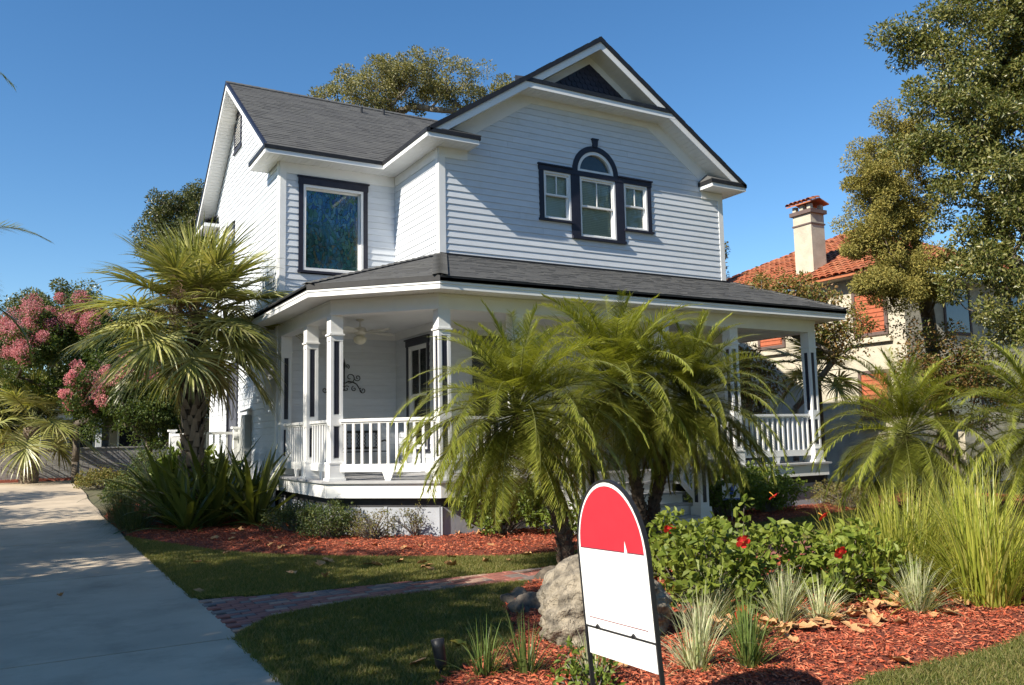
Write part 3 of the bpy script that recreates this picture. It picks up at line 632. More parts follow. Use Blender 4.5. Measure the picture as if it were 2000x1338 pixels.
# gable window group
gw = MB()
gw.fbox(FM, 4.975, 5.09, -.02, .036, 6.31, 7.385); gw.fbox(FM, 5.80, 6.04, -.02, .036, 6.0, 7.385); gw.fbox(FM, 7.03, 7.27, -.02, .036, 6.0, 7.385); gw.fbox(FM, 7.96, 8.07, -.02, .036, 6.31, 7.385)
gw.fbox(FM, 4.96, 5.86, -.02, .046, 7.385, 7.50); gw.fbox(FM, 4.94, 5.86, -.02, .075, 7.50, 7.53); gw.fbox(FM, 7.12, 8.09, -.02, .046, 7.385, 7.50); gw.fbox(FM, 7.12, 8.11, -.02, .075, 7.50, 7.53)
gw.fbox(FM, 5.86, 7.12, -.02, .042, 7.385, 7.50); gw.fbox(FM, 4.95, 5.82, -.02, .075, 6.26, 6.31); gw.fbox(FM, 7.25, 8.10, -.02, .075, 6.26, 6.31); gw.fbox(FM, 5.80, 7.27, -.02, .08, 5.94, 6.0)
cx, cz = 6.49, 7.50
def arch(b, r0, r1, o0, o1, n=28):
    for i in range(n):
        t0, t1 = math.pi*i/n, math.pi*(i+1)/n
        P = [(cx+r*math.cos(t), cz+r*math.sin(t)) for r, t in ((r0, t0), (r1, t0), (r1, t1), (r0, t1))]
        b.hexa([FM(x, o0, z) for x, z in P]+[FM(x, o1, z) for x, z in P])
arch(gw, .50, .63, -.02, .036)
gw.slab([FM(cx-.055, .06, 8.10), FM(cx+.055, .06, 8.10), FM(cx+.075, .06, 8.28), FM(cx-.075, .06, 8.28)], (0, .06, 0)); gw.fbox(FM, cx-.09, cx+.09, 0, .075, 8.28, 8.305)
gw = gw.build('gable_window_casing', M['navy'], house)
sash_window(house, FM, 5.09, 5.80, 6.31, 7.385); sash_window(house, FM, 6.04, 7.03, 6.0, 7.385); sash_window(house, FM, 7.27, 7.96, 6.31, 7.385)
b = MB(); arch(b, .43, .50, -.10, .024); b.fbox(FM, cx-.43, cx+.43, -.10, .024, cz, cz+.055); aw = b.build('arched_window', M['trim'], house)
b = MB(); b.slab([FM(cx+.44*math.cos(t), -.04, cz+.02+.42*math.sin(t)) for t in np.linspace(0, math.pi, 24)], (0, .003, 0)); b.build('pane', M['glass'], aw)
# bay side window on the porch, upper left window, vent, doors
casing(house, SM, -1.70, -.74, 1.42, 3.58, w=.10, hh=.13); sash_window(house, SM, -1.70, -.74, 1.42, 3.58)
casing(house, LM, 4.36, 5.42, 5.95, 7.08, w=.09, hh=.12); sash_window(house, LM, 4.36, 5.42, 5.95, 7.08, blind=False)
b = MB(); frame(b, LM, 3.64, 4.44, 9.05, 9.97, .085, -.02, .04); b.fbox(LM, 3.6, 4.48, -.02, .055, 9.97, 10.01); b.fbox(LM, 3.6, 4.48, -.02, .06, 9.0, 9.05); vent = b.build('gable_vent', M['navy'], house)
for k in range(11):
    z = 9.14+k*.07; b = MB(); b.slab([LM(3.725, .03, z), LM(4.355, .03, z), LM(4.355, -.03, z+.06), LM(3.725, -.03, z+.06)], (0, 0, .012)); b.build('louver', M['trim'], vent)
b = MB(); frame(b, LM, 3.6, 4.86, .95, 3.56, .11, -.02, .035); door = b.build('side_door', M['navy'], house)
M['bluegrey'] = mat('slate_door_paint', (.10, .105, .13), (.085, .09, .115), rough=.5)
b = MB(); b.fbox(LM, 3.71, 4.75, -.04, -.01, .95, 3.45); dl = b.build('door_leaf', M['bluegrey'], door)
for a in (3.80, 4.28):
    for z0, z1 in ((1.2, 2.0), (2.2, 3.25)):
        b = MB(); frame(b, LM, a, a+.38, z0, z1, .03, -.01, .006); b.build('door_panel', M['bluegrey'], dl)
b = MB(); frame(b, FM, 3.28, 4.42, .95, 3.68, .12, -.02, .04); fd = b.build('front_door', M['navy'], house)
b = MB(); b.fbox(FM, 3.40, 4.30, -.06, -.03, .95, 3.56); b.build('door_leaf', M['navy'], fd)
casing(house, FM, 7.3, 8.5, 1.6, 3.5); sash_window(house, FM, 7.3, 8.5, 1.6, 3.5)
# ------------------------------------------------------------------ porch
K = [(0, .94), (0, -3.44), (1.388, -4.828), (10.484, -4.828), (10.484, -2.3)]
zd, zbb, zps, zpe, op = .955, 3.765, 4.033, 4.229, .483
def offs(poly, d):
    out = []; n = len(poly)
    def nrm(a, b):
        v = Vector((b[0]-a[0], b[1]-a[1])).normalized(); return Vector((v.y, -v.x))
    for i, p in enumerate(poly):
        ns = []
        if i > 0: ns.append(nrm(poly[i-1], p))
        if i < n-1: ns.append(nrm(p, poly[i+1]))
        if len(ns) == 1: o = ns[0]*d
        else:
            m = (ns[0]+ns[1]).normalized(); o = m*(d/max(.2, m.dot(ns[0])))
        out.append((p[0]+o.x, p[1]+o.y))
    return out
def band(b, poly, o0, o1, z0, z1):
    A, B = offs(poly, o0), offs(poly, o1)
    for i in range(len(poly)-1):
        b.hexa([(*A[i], z0), (*A[i+1], z0), (*B[i+1], z0), (*B[i], z0), (*A[i], z1), (*A[i+1], z1), (*B[i+1], z1), (*B[i], z1)])
    return b
K0 = [(0, -.03)]+K[1:]
porch_edge = bpart('porch_roof_edge', M['black'], lambda b: band(b, K, op-.05, op, zpe-.085, zpe+.004))
bpart('porch_fascia', M['trim'], lambda b: (band(b, K, op-.05, op-.012, zpe-.125, zpe-.086), band(b, K, op-.055, op-.025, zps-.012, zpe-.125)))
bpart('fascia_end', M['trim'], lambda b: b.box(-op+.03, -.02, .915, .94, zps-.012, zpe-.06))
oA = offs(K, op-.055); oB = offs(K, 0.0)
for i, n in ((0, 46), (1, 22), (2, 92), (3, 20)):
    soffit('porch_soffit', (*oA[i], zps), (*oA[i+1], zps), (*oB[i+1], zps), (*oB[i], zps), n, house, m=M['ceil'])
bpart('porch_beam', M['trim'], lambda b: (band(b, K0, -.22, 0, zbb, zps), band(b, K0, -.235, .014, zbb+.002, zbb+.035), band(b, K0, 0, .012, zps-.05, zps-.004)))
bpart('porch_ceiling', M['ceil'], lambda b: b.slab([(.02, -.03, 3.97), (.02, -3.4, 3.97), (1.42, -4.8, 3.97), (10.46, -4.8, 3.97), (10.46, yC+.03, 3.97), (xC, yC+.03, 3.97), (xC, -.03, 3.97)], (0, 0, .03)))
# deck, fascia, skirt
dA = offs(K0, .12)
bpart('porch_deck', M['deck'], lambda b: b.slab([(*p, zd-.035) for p in dA]+[(xC, yC+.03, zd-.035), (xC, -.03, zd-.035)], (0, 0, .035)))
bpart('deck_nosing', M['deck'], lambda b: band(b, K0, .09, .135, zd-.037, zd-.003))
bpart('deck_fascia', M['trim'], lambda b: band(b, K0, .045, .085, .68, zd-.04))
bpart('skirt_painted_shadow', M['backing'], lambda b: band(b, K0, -.10, -.06, .5, .68))  # dark band standing in for the deck's shadow on the upper skirt
sk = bpart('porch_skirt', M['skirt'], lambda b: band(b, K0, -.12, -.055, -.05, .52))
Ks = offs(K0, -.05)
for i in range(3):
    a, c = Vector((*Ks[i], 0)), Vector((*Ks[i+1], 0)); L_ = (c-a).length; n = max(2, int(L_/(.28 if i == 0 else 1.6)))
    for k in range(n+1):
        p = a.lerp(c, k/n); d = (c-a).normalized()*.03
        bpart('skirt_batten', M['skirt'], lambda b: b.beam(p-d+Vector((0, 0, .25)), p+d+Vector((0, 0, .25)), .02, .56), sk)
# columns
def column(cx0, cy0, sides=('y',), h0=zd, h1=zbb):
    x0, x1, y0, y1 = cx0, cx0+.22, cy0, cy0+.22; xm, ym = (x0+x1)/2, (y0+y1)/2
    b = MB(); e = .018; b.box(x0+e, x1-e, y0+e, y1-e, h0, h1); b.box(x0, x1, y0, y1, 3.33, h1-.001)
    # raised stiles round the recessed panels
    for z0, z1 in ((h0+.3, h0+.37), (1.88, 2.06), (3.34, 3.36)):
        b.box(x0+.001, x1-.001, y0+.001, y1-.001, z0, z1)
    for px, py in ((x0, y0), (x1-.055, y0), (x0, y1-.055), (x1-.055, y1-.055)):
        b.box(px+.002, px+.053, py+.002, py+.053, h0+.3, 3.34)
    c = b.build('porch_column', M['trim'], house)
    bb = MB(); bb.box(x0-.02, x1+.02, y0-.02, y1+.02, h0, h0+.30); bb.box(x0-.04, x1+.04, y0-.04, y1+.04, h0+.001, h0+.04); bb.box(x0-.028, x1+.028, y0-.028, y1+.028, h0+.28, h0+.31); bb.build('column_base', M['trim'], c)
    bb = MB(); bb.box(x0-.022, x1+.022, y0-.022, y1+.022, 3.425, 3.455); bb.build('column_moulding', M['trim'], c)
    for sd in sides:
        for z0, z1 in ((h0+.385, 1.865), (2.075, 3.32)):
            bb = MB()
            if sd == 'y': bb.box(xm-.04, xm+.04, y0+.010, y0+.016, z0, z1)
            else: bb.box(x0+.010, x0+.016, ym-.04, ym+.04, z0, z1)
            bb.build('column_panel', M['navy'], c)
    return c
COLS = [(0.0, -.26), (0.0, -2.05), (0.0, -3.45), (1.38, -4.83), (2.79, -4.83), (6.1, -4.83), (7.93, -4.83), (10.262, -4.83)]
for i, (a, c) in enumerate(COLS): column(a, c, ('y', 'x') if i >= 3 else ('y',))
# railings
bal_cache = {}
def railing(a, c, side_pad=.0):
    a, c = Vector((*a, 0)), Vector((*c, 0)); d = (c-a).normalized(); L_ = (c-a).length
    b = MB(); b.beam(a+Vector((0, 0, 1.965)), c+Vector((0, 0, 1.965)), .10, .05); b.beam(a+Vector((0, 0, 1.925)), c+Vector((0, 0, 1.925)), .05, .03)
    r = b.build('railing', M['trim'], house)
    b = MB(); b.beam(a+Vector((0, 0, 1.165)), c+Vector((0, 0, 1.165)), .06, .13); m = (a+c)/2; s = d.cross(Vector((0, 0, 1)))*.025
    b.slab([m-d*.10-s+Vector((0, 0, 1.10)), m+d*.10-s+Vector((0, 0, 1.10)), m+d*.045-s+Vector((0, 0, zd+.001)), m-d*.045-s+Vector((0, 0, zd+.001))], s*2)
    b.build('bottom_rail', M['trim'], r)
    n = max(2, round(L_/.155))
    if 'b' not in bal_cache:
        q = MB(); q.box(-.021, .021, -.021, .021, 1.225, 1.915); bal_cache['b'] = q.mesh('baluster', M['trim'])
    ang = math.atan2(d.y, d.x)
    for k in range(n):
        p = a+d*L_*(k+.5)/n; part('baluster', bal_cache['b'], r, (p.x, p.y, 0), (0, 0, ang))
    return r
railing((.11, -.26), (.11, -1.83)); railing((.11, -2.05), (.11, -3.23)); railing((.18, -3.46), (1.40, -4.68)); railing((1.6, -4.72), (2.79, -4.72))
railing((6.32, -4.72), (7.93, -4.72)); railing((8.15, -4.72), (10.262, -4.72)); railing((10.37, -4.61), (10.37, -2.4))
# steps with newels and sloping handrails
st = bpart('porch_steps', M['trim'], lambda b: [b.box(3.5, 5.9, -4.95-.27*(k+1), -4.95-.27*k+.02, 0, zd-.19*(k+1)-.03) for k in range(4)])
for k in range(4):
    bpart('tread', M['deck'], lambda b: b.box(3.47, 5.93, -4.98-.27*(k+1), -4.955-.27*k+.02, zd-.19*(k+1)-.03, zd-.19*(k+1)+.006), st)
for x in (3.42, 5.82):
    b = MB(); b.box(x, x+.2, -6.05, -5.85, 0, 1.28); b.box(x-.03, x+.23, -6.08, -5.82, 0, .34); b.box(x-.02, x+.22, -6.07, -5.83, 1.28, 1.32); nw = b.build('newel_post', M['trim'], house)
    for q in ((x+.06, x+.14, -6.056, -6.05), (x-.006, x, -5.99, -5.91)):
        b = MB(); b.box(q[0], q[1], q[2], q[3], .42, 1.15); b.build('newel_panel', M['navy'], nw)
    b = MB(); b.beam((x+.1, -5.9, 1.1), (x+.1, -4.9, 1.95), .09, .06); hr = b.build('stair_handrail', M['trim'], house)
    b = MB(); b.beam((x+.1, -5.9, .42), (x+.1, -4.9, 1.2), .05, .09); b.build('stair_bottom_rail', M['trim'], hr)
    for k in range(6):
        y = -5.8+.15*k; z = .42+(y+5.9)*.78
        b = MB(); b.box(x+.08, x+.12, y-.02, y+.02, z, z+.7); b.build('baluster', M['trim'], hr)
# porch roof planes
C_ = (xC, yC, 5.288); F1 = (1.188, -5.311, zpe); F0 = (-op, -3.64, zpe); F2 = (10.967, -5.311, zpe); T2 = (10.62, yC-.0, 5.288)
sl = (5.288-zpe)/(xC+op)
up_ = lambda q, d: (q[0], q[1], q[2]+d)
pr = bpart('porch_roof', M['black'], lambda b: (b.slab([up_(F1, -.03), up_(F2, -.03), up_(T2, -.03), up_(C_, -.03)], (0, 0, -.05)), b.slab([up_(F0, -.03), up_(F1, -.03), up_(C_, -.03)], (0, 0, -.05)),
     b.slab([(-op, 0, zpe-.03), up_(F0, -.03), up_(C_, -.03), (xC, 0, 5.258)], (0, 0, -.05)), b.slab([(-op, .94, zpe-.03), (-op, -.02, zpe-.03), (0, -.02, zpe+sl*op-.03), (0, .94, zpe+sl*op-.03)], (0, 0, -.05)),
     b.slab([F2, (10.967, yC, zpe), T2], (0, 0, -.02))))
shingle_plane(pr, [F1, F2, T2, C_], F1, F2); shingle_plane(pr, [F0, F1, C_], F0, F1)
shingle_plane(pr, [(-op, -.03, zpe), F0, C_, (xC, -.03, 5.288)], (-op, -.03, zpe), F0)
shingle_plane(pr, [(-op, .94, zpe), (-op, -.03, zpe), (-.0, -.03, zpe+sl*op), (-.0, .94, zpe+sl*op)], (-op, .94, zpe), (-op, -.03, zpe))
for a, c in ((F1, C_), (F0, C_), (F2, T2)):
    a, c = Vector(a), Vector(c); d = (c-a); n = int(d.length/.16); b = MB(); s = d.cross(Vector((0, 0, 1))).normalized()*.13; u_ = Vector((0, 0, .028))
    for k in range(n):
        p, q = a+d*(k/n), a+d*min(1, (k+1.12)/n); t = Vector((0, 0, .012))
        b.slab([p-s+t, p+u_+t, q+u_*.7, q-s], (0, 0, .012)); b.slab([p+u_+t, p+s+t, q+s, q+u_*.7], (0, 0, .012))
    b.build('hip_cap', M['shingle'], pr, kind='stuff')
bpart('wall_flashing', M['black'], lambda b: (b.fbox(FM, xC-.02, xD+.03, .0, .03, 5.25, 5.33),), pr)
# small side stoop railing beyond the side door
b = MB()
b.box(-1.05, -.05, 3.15, 7.05, .3, .93); stoop = b.build('side_stoop', M['deck'], house)
for x, y in ((-1.0, 3.2), (-1.0, 7.0), (-.13, 3.2)):
    b = MB(); b.box(x-.07, x+.07, y-.07, y+.07, .93, 1.95); b.box(x-.11, x+.11, y-.11, y+.11, 1.95, 2.0); b.build('stoop_post', M['trim'], stoop)
for a, c in (((-1.0, 3.2), (-1.0, 7.0)), ((-1.0, 3.2), (-.13, 3.2))):
    b = MB(); b.beam((*a, 1.85), (*c, 1.85), .08, .06); b.beam((*a, 1.08), (*c, 1.08), .06, .07); L_ = (Vector(c)-Vector(a)).length; n = int(L_/.14)
    rl = b.build('stoop_rail', M['trim'], stoop)
    for k in range(n):
        p = Vector(a).lerp(Vector(c), (k+.5)/n); b = MB(); b.box(p.x-.02, p.x+.02, p.y-.02, p.y+.02, 1.1, 1.83); b.build('baluster', M['trim'], rl)
# ------------------------------------------------------------------ things on the porch and walls
fan = thing('ceiling_fan', 'white ceiling fan with globe light hanging over the corner of the porch', 'ceiling fan', (1.12, -1.8, 3.97))
M['fanw'] = mat('fan_white', (.72, .70, .64), (.66, .64, .58), rough=.35)
b = MB(); b.lathe([(.001, 0), (.07, 0), (.075, -.03), (.02, -.05), (.014, -.05), (.014, -.16)], 16); b.build('downrod', M['fanw'], fan, True)
b = MB(); b.lathe([(.02, -.15), (.10, -.17), (.13, -.21), (.13, -.27), (.09, -.31), (.06, -.33), (.001, -.33)], 20); b.build('motor', M['fanw'], fan, True)
b = MB(); b.lathe([(.06, -.33), (.125, -.36), (.13, -.40), (.10, -.46), (.05, -.49), (.001, -.495)], 20); b.build('light_bowl', mat('frosted_bowl', (.8, .76, .62), rough=.3), fan, True)
for k in range(5):
    t = 2*math.pi*k/5+.15; b = MB(); P = []
    b.slab([(.13, -.03, -.27), (.26, -.06, -.285), (.66, -.08, -.30), (.74, -.04, -.285), (.74, .045, -.245), (.66, .08, -.225), (.26, .06, -.235), (.13, .03, -.25)], (0, 0, .008))
    o = b.build('blade', M['fanw'], fan); o.rotation_euler = (0, 0, t)
b = MB(); b.tube([(.05, .02, -.46), (.05, .02, -.72)], .003, 5); b.build('pull_chain', M['fanw'], fan)
orn = thing('wall_ornament', 'black wrought iron scroll ornament on the porch back wall', 'wall decor', (1.40, -.045, 2.62))
def spiral(cx, cz, r0, turns, a0, sgn, n=26):
    return [(cx+r0*(1-.82*i/n)*math.cos(a0+sgn*turns*2*math.pi*i/n), 0, cz+r0*(1-.82*i/n)*math.sin(a0+sgn*turns*2*math.pi*i/n)) for i in range(n+1)]
for s in (-1, 1):
    for (cx_, cz_, r, tu, a0) in ((.42, .07, .075, 1.2, 2.4), (.30, .34, .075, 1.2, 3.6), (.13, .34, .12, 1.1, 4.4), (.05, .10, .07, 1.1, .6), (.22, .10, .06, 1.1, 1.8), (.07, .58, .05, 1.2, -1.2)):
        b = MB(); p = [(s*q[0], q[1], q[2]) for q in spiral(cx_, cz_, r, tu, a0, 1)]; b.tube(p, .009, 6); b.build('scroll', M['iron'], orn)
    b = MB(); b.tube([(s*x, 0, z) for x, z in ((.02, .22), (.10, .26), (.2, .24), (.28, .2), (.34, .1), (.40, .02))], [.012, .016, .014, .012, .01, .008], 6); b.build('scroll', M['iron'], orn)
b = MB(); b.tube([(0, 0, .05), (0, 0, .5), (0, 0, .62), (0, 0, .75)], [.012, .016, .03, .003], 6); b.build('finial', M['iron'], orn)
bench = thing('garden_bench', 'dark cast metal bench with scrolled back on the porch', 'bench', (1.55, -.42, zd))
b = MB()
for k in range(6): b.box(-.6, .6, -.24+k*.085, -.18+k*.085, .42, .44)
b.build('seat', M['iron'], bench)
b = MB(); b.box(-.6, .6, .26, .29, .82, .87); b.box(-.6, .6, .26, .29, .48, .52)
for k in range(9):
    x = -.53+k*.1325
    b.tube([(x-.03, .275, .52), (x+.03, .275, .60), (x-.03, .275, .68), (x+.03, .275, .76), (x-.02, .275, .82)], .010, 6); b.tube([(x+.03, .275, .52), (x-.03, .275, .60), (x+.03, .275, .68), (x-.03, .275, .76), (x+.02, .275, .82)], .010, 6)
b.build('backrest', M['iron'], bench)
for x in (-.58, .58):
    b = MB(); b.tube([(x, -.24, 0), (x, -.20, .2), (x, -.25, .42)], .02, 8); b.build('leg', M['iron'], bench)
    b = MB(); b.tube([(x, .32, 0), (x, .27, .42), (x, .29, .88)], .02, 8); b.build('leg', M['iron'], bench)
    b = MB(); b.tube([(x, -.25, .42), (x, -.29, .62), (x, -.1, .66), (x, .28, .62)], .018, 8); b.build('armrest', M['iron'], bench)
# lantern, meter and boxes on the left wall
ln = thing('wall_lantern', 'glass coach lantern with long tail on the sunny left wall', 'lantern', (0, 6.2, 3.25))
b = MB(); b.lathe([(.001, .42), (.05, .40), (.13, .28), (.13, .26)], 6, (-.28, 0, 0)); b.lathe([(.07, -.02), (.05, -.08), (.015, -.12), (.012, -.4), (.001, -.42)], 8, (-.28, 0, 0)); b.build('lantern_cap', M['iron'], ln)
b = MB(); b.lathe([(.12, .26), (.07, -.02)], 6, (-.28, 0, 0)); b.build('lantern_glass', M['glass'], ln)
b = MB()
for k in range(6): t = 2*math.pi*k/6; b.beam((-.28+.12*math.cos(t), .12*math.sin(t), .27), (-.28+.07*math.cos(t), .07*math.sin(t), -.02), .012, .012)
b.build('lantern_frame', M['iron'], ln)
b = MB(); b.tube([(-.28, 0, -.1), (-.15, 0, -.16), (-.02, 0, -.05)], .014, 6); b.box(-.03, -.005, -.06, .06, -.25, .15); b.build('bracket', M['iron'], ln)
M['galv'] = mat('utility_grey', (.42, .43, .42), (.36, .37, .36), rough=.5)
ub = thing('utility_box', 'grey electrical panel box with sloped hood on the left wall', 'utility box', (0, 2.42, 1.2))
b = MB(); b.box(-.16, -.022, -.22, .22, 0, 1.05); b.build('cabinet', M['galv'], ub)
b = MB(); b.slab([(-.22, -.27, 1.1), (-.22, .27, 1.1), (-.02, .27, 1.18), (-.02, -.27, 1.18)], (0, 0, .03)); b.build('hood', M['trim'], ub)
b = MB(); b.tube([(-.08, 0, 0), (-.08, 0, -.9)], .03, 8); b.build('conduit', M['galv'], ub)
em = thing('electric_meter', 'round glass electric meter beside the grey utility box', 'meter', (0, 3.0, 1.75))
b = MB(); b.box(-.12, -.022, -.14, .14, -.35, .18); b.build('meter_socket', M['galv'], em)
b = MB()
pr_ = [(.1, 0), (.1, .06), (.085, .12), (.001, .125)]
for i in range(3):
    for k in range(14):
        t0, t1 = 2*math.pi*k/14, 2*math.pi*(k+1)/14; (r0, h0), (r1, h1) = pr_[i], pr_[i+1]
        b.add([(-.12-h0, r0*math.cos(t0), .02+r0*math.sin(t0)), (-.12-h0, r0*math.cos(t1), .02+r0*math.sin(t1)), (-.12-h1, r1*math.cos(t1), .02+r1*math.sin(t1)), (-.12-h1, r1*math.cos(t0), .02+r1*math.sin(t0))], [(0, 1, 2, 3)])
b.build('meter_dial', mat('meter_glass', (.55, .56, .55), rough=.08, spec=.8), em, True)
# ------------------------------------------------------------------ yard sign
M['signred'] = mat('sign_red', (.60, .03, .045), (.57, .027, .042), rough=.35)
M['signwhite'] = mat('sign_white', (.82, .82, .82), (.80, .80, .80), rough=.35)
sg = bpy.data.objects.new('yard_sign', None); COL.objects.link(sg)
tag(sg, 'arched red and white yard sign in a black frame', 'sign')
yw, le, ti = R_(-91.84), R_(-1.88), .061
ex = Vector((math.cos(yw), math.sin(yw), 0)); nn = Vector((math.sin(yw), -math.cos(yw), 0)); up = Vector((0, 0, 1))*math.cos(ti)+nn*math.sin(ti)
e2 = ex*math.cos(le)-up*math.sin(le); u2 = ex*math.sin(le)+up*math.cos(le); n2 = e2.cross(u2)
sg.matrix_world = Matrix(((e2.x, u2.x, n2.x, -1.78), (e2.y, u2.y, n2.y, -13.422), (e2.z, u2.z, n2.z, .475), (0, 0, 0, 1)))
Ws = .61; H1, H2, H3 = .148, .565, .914
def outline(i, base, top, n=26):      # arched panel outline inset by i
    cx, rx, ry = Ws/2, Ws/2-i, H3-H2+.03-i
    pts = [(i, base)]+[(Ws-i, base)]
    for k in range(n+1):
        t = math.pi*k/n; pts.append((cx+rx*math.cos(t), H2-.03+ry*math.sin(t)))
    return pts
b = MB(); b.slab([(x, y, -.004) for x, y in outline(.0, H1, 0)], (0, 0, .008)); b.build('main_panel', M['signwhite'], sg)
rp = [(.02, H2)]+[(Ws-.02, H2)]+[(Ws/2+(Ws/2-.02)*math.cos(math.pi*k/26), H2+(H3-H2-.018)*math.sin(math.pi*k/26)) for k in range(1, 26)]
b = MB(); b.slab([(x, y, .005) for x, y in rp], (0, 0, .001)); b.build('red_dome_print', M['signred'], sg)
b = MB(); b.box(.02, Ws-.02, H2-.003, H2+.002, .0062, .0072); pd = mat('print_dark', (.18, .03, .05), rough=.5); b.build('print_line', pd, sg); b = MB(); b.box(.04, Ws-.05, H1+.045, H1+.049, .005, .006); b.build('print_line', pd, sg)
b = MB(); b.slab([(.43, H2-.004, .0068), (.455, H2-.004, .0068), (.44, H2+.055, .0068)], (0, 0, .0008)); b.build('white_notch', M['signwhite'], sg)
b = MB(); b.box(.012, Ws-.006, 0, H1-.008, -.004, .004); b.build('lower_panel', M['signwhite'], sg)
fr = [(-.008, -.62), (-.008, 0), (-.008, H2-.03)]+[(Ws/2-(Ws/2+.008)*math.cos(math.pi*k/22), H2-.03+(H3-H2+.04)*math.sin(math.pi*k/22)) for k in range(1, 22)]+[(Ws+.008, H2-.03), (Ws+.008, 0), (Ws+.008, -.62)]
b = MB()
for p, q in zip(fr[:-1], fr[1:]):
    b.beam((p[0], p[1], -.004), (q[0], q[1], -.004), .024, .009, up=(q[1]-p[1], -(q[0]-p[0]), 0))
b.build('frame', M['iron'], sg)
b = MB(); b.box(-.008, Ws+.008, H1-.009, H1-.002, -.012, .008)
b.tube([(.10, H1-.004, .01), (.12, H1+.014, .012), (.14, H1-.004, .01)], .006, 6); b.tube([(.42, H1-.004, .01), (.44, H1+.014, .012), (.46, H1-.004, .01)], .006, 6); b.build('crossbar', M['iron'], sg)
ss = thing('security_sign', 'small white and blue stake sign by the green shrub near the steps', 'sign', (6.6, -6.0, 0), R_(-25))
b = MB(); b.box(-.16, .16, -.006, .006, .42, .72); b.build('panel', M['signwhite'], ss)
M['signblue'] = mat('sign_blue', (.03, .09, .45), rough=.4)
b = MB(); b.slab([(-.03, -.008, .52), (.03, -.008, .52), (.09, -.008, .69), (.02, -.008, .69)], (0, .002, 0)); b.box(-.155, .155, -.008, -.0062, .425, .45); b.build('blue_print', M['signblue'], ss)
b = MB(); b.tube([(0, 0, 0), (0, 0, .45)], .006, 6); b.build('stake', M['galv'], ss)
sp = thing('landscape_spotlight', 'black cylindrical garden spotlight standing at the edge of the near lawn', 'spotlight', (-1.92, -11.82, 0), R_(30))
b = MB(); b.tube([(0, 0, 0), (0, 0, .08)], .012, 8); b.build('stake', M['iron'], sp)
b = MB(); b.tube([(0, -.01, .06), (0, 0, .09), (0, .02, .20), (0, .028, .25)], [.03, .04, .044, .048], 14); b.build('lamp_housing', M['iron'], sp, True)
# ------------------------------------------------------------------ palms
M['pygmy'] = leafmat('pygmy_palm_leaf', [(.12, .15, .024), (.20, .235, .038), (.34, .35, .075), (.24, .27, .046)], rough=.3, trans=.33, spec=.5)
M['pygmy_y'] = leafmat('pygmy_palm_old_leaf', [(.26, .19, .06), (.18, .18, .04), (.36, .25, .11)], rough=.4, trans=.3)
M['sabal'] = leafmat('sabal_leaf', [(.18, .20, .05), (.26, .275, .075), (.36, .355, .13), (.48, .45, .22)], rough=.35, trans=.25, spec=.5)
M['sabal_dry'] = leafmat('sabal_dry_leaf', [(.30, .24, .10), (.22, .20, .07), (.36, .29, .15)], rough=.6, trans=.3)
M['rachis'] = mat('palm_rachis', (.16, .17, .05), (.12, .13, .04), rough=.5)
def arc(L, el, droop, n=14):
    """midrib in the xz plane leaving the origin at elevation el"""
    p = np.zeros((n+1, 3)); a = el
    for i in range(n):
        p[i+1] = p[i]+np.array([math.cos(a), 0, math.sin(a)])*L/n; a -= droop*(.35+1.3*i/n)/n
    return p
def pinnate_mesh(name, L, el, droop, nl, ll, lw, m, rng, hang=.8, petiole=.16):
    p = arc(L, el, droop); b = MB(); n = len(p)-1
    b.tube([tuple(q) for q in p], [max(.002, .011*(1-.85*i/n)) for i in range(n+1)], 5); RV = np.array(b.v); RF = b.f
    t = np.repeat(np.linspace(petiole, .995, nl), 2); sg = np.tile([1, -1], nl)
    f = t*n; i0 = np.minimum(f.astype(int), n-1); fr = (f-i0)[:, None]
    B = p[i0]*(1-fr)+p[i0+1]*fr; T = unit(p[i0+1]-p[i0]); S = np.array([0, 1., 0]); U = np.cross(T, S)
    fw_ = (.45+.9*t**2)[:, None]
    D = unit(T*fw_+S*sg[:, None]*1.0+U*(.28-.1*t)[:, None]*rng.uniform(-.4, 1.5, len(t))[:, None]+rng.normal(size=(len(t), 3))*.07)
    le = ll*np.sin(np.clip(.25+t*.85, 0, 1)*math.pi*.86+.25)**.8*rng.uniform(.85, 1.1, len(t)); le = np.nan_to_num(le, nan=ll*.3)
    le = np.clip(le, ll*.28, ll*1.1)
    V, F = strips(B, D, le, lw, hang*rng.uniform(.6, 1.3, len(t)), seg=3, rng=rng)
    me = npmesh(name, V, F, m)
    # midrib joined in as a second material slot
    me2 = bpy.data.meshes.new(name); nv = len(V)
    faces = [tuple(q) for q in F]+[tuple(i+nv for i in q) for q in RF]
    me2.from_pydata(np.concatenate([V, RV]).tolist(), [], faces); me2.materials.append(m); me2.materials.append(M['rachis'])
    me2.polygons.foreach_set('material_index', [0]*len(F)+[1]*len(RF)); me2.update(); bpy.data.meshes.remove(me)
    return me2
rg = np.random.default_rng(5)
PYG = [pinnate_mesh('frond', L, R_(el), dr, 92, .44, .0135, M['pygmy'], rg, hang=.42) for el, dr, L in ((84, .6, 1.45), (74, .95, 1.6), (62, 1.3, 1.75), (48, 1.6, 1.85), (33, 1.8, 1.9), (16, 1.8, 1.9), (0, 1.6, 1.85), (-18, 1.2, 1.75), (-36, .8, 1.6), (-52, .5, 1.45))]
PYGY = [pinnate_mesh('frond', 1.4, R_(el), .8, 50, .33, .016, M['pygmy_y'], rg, hang=1.0) for el in (-35, -55)]
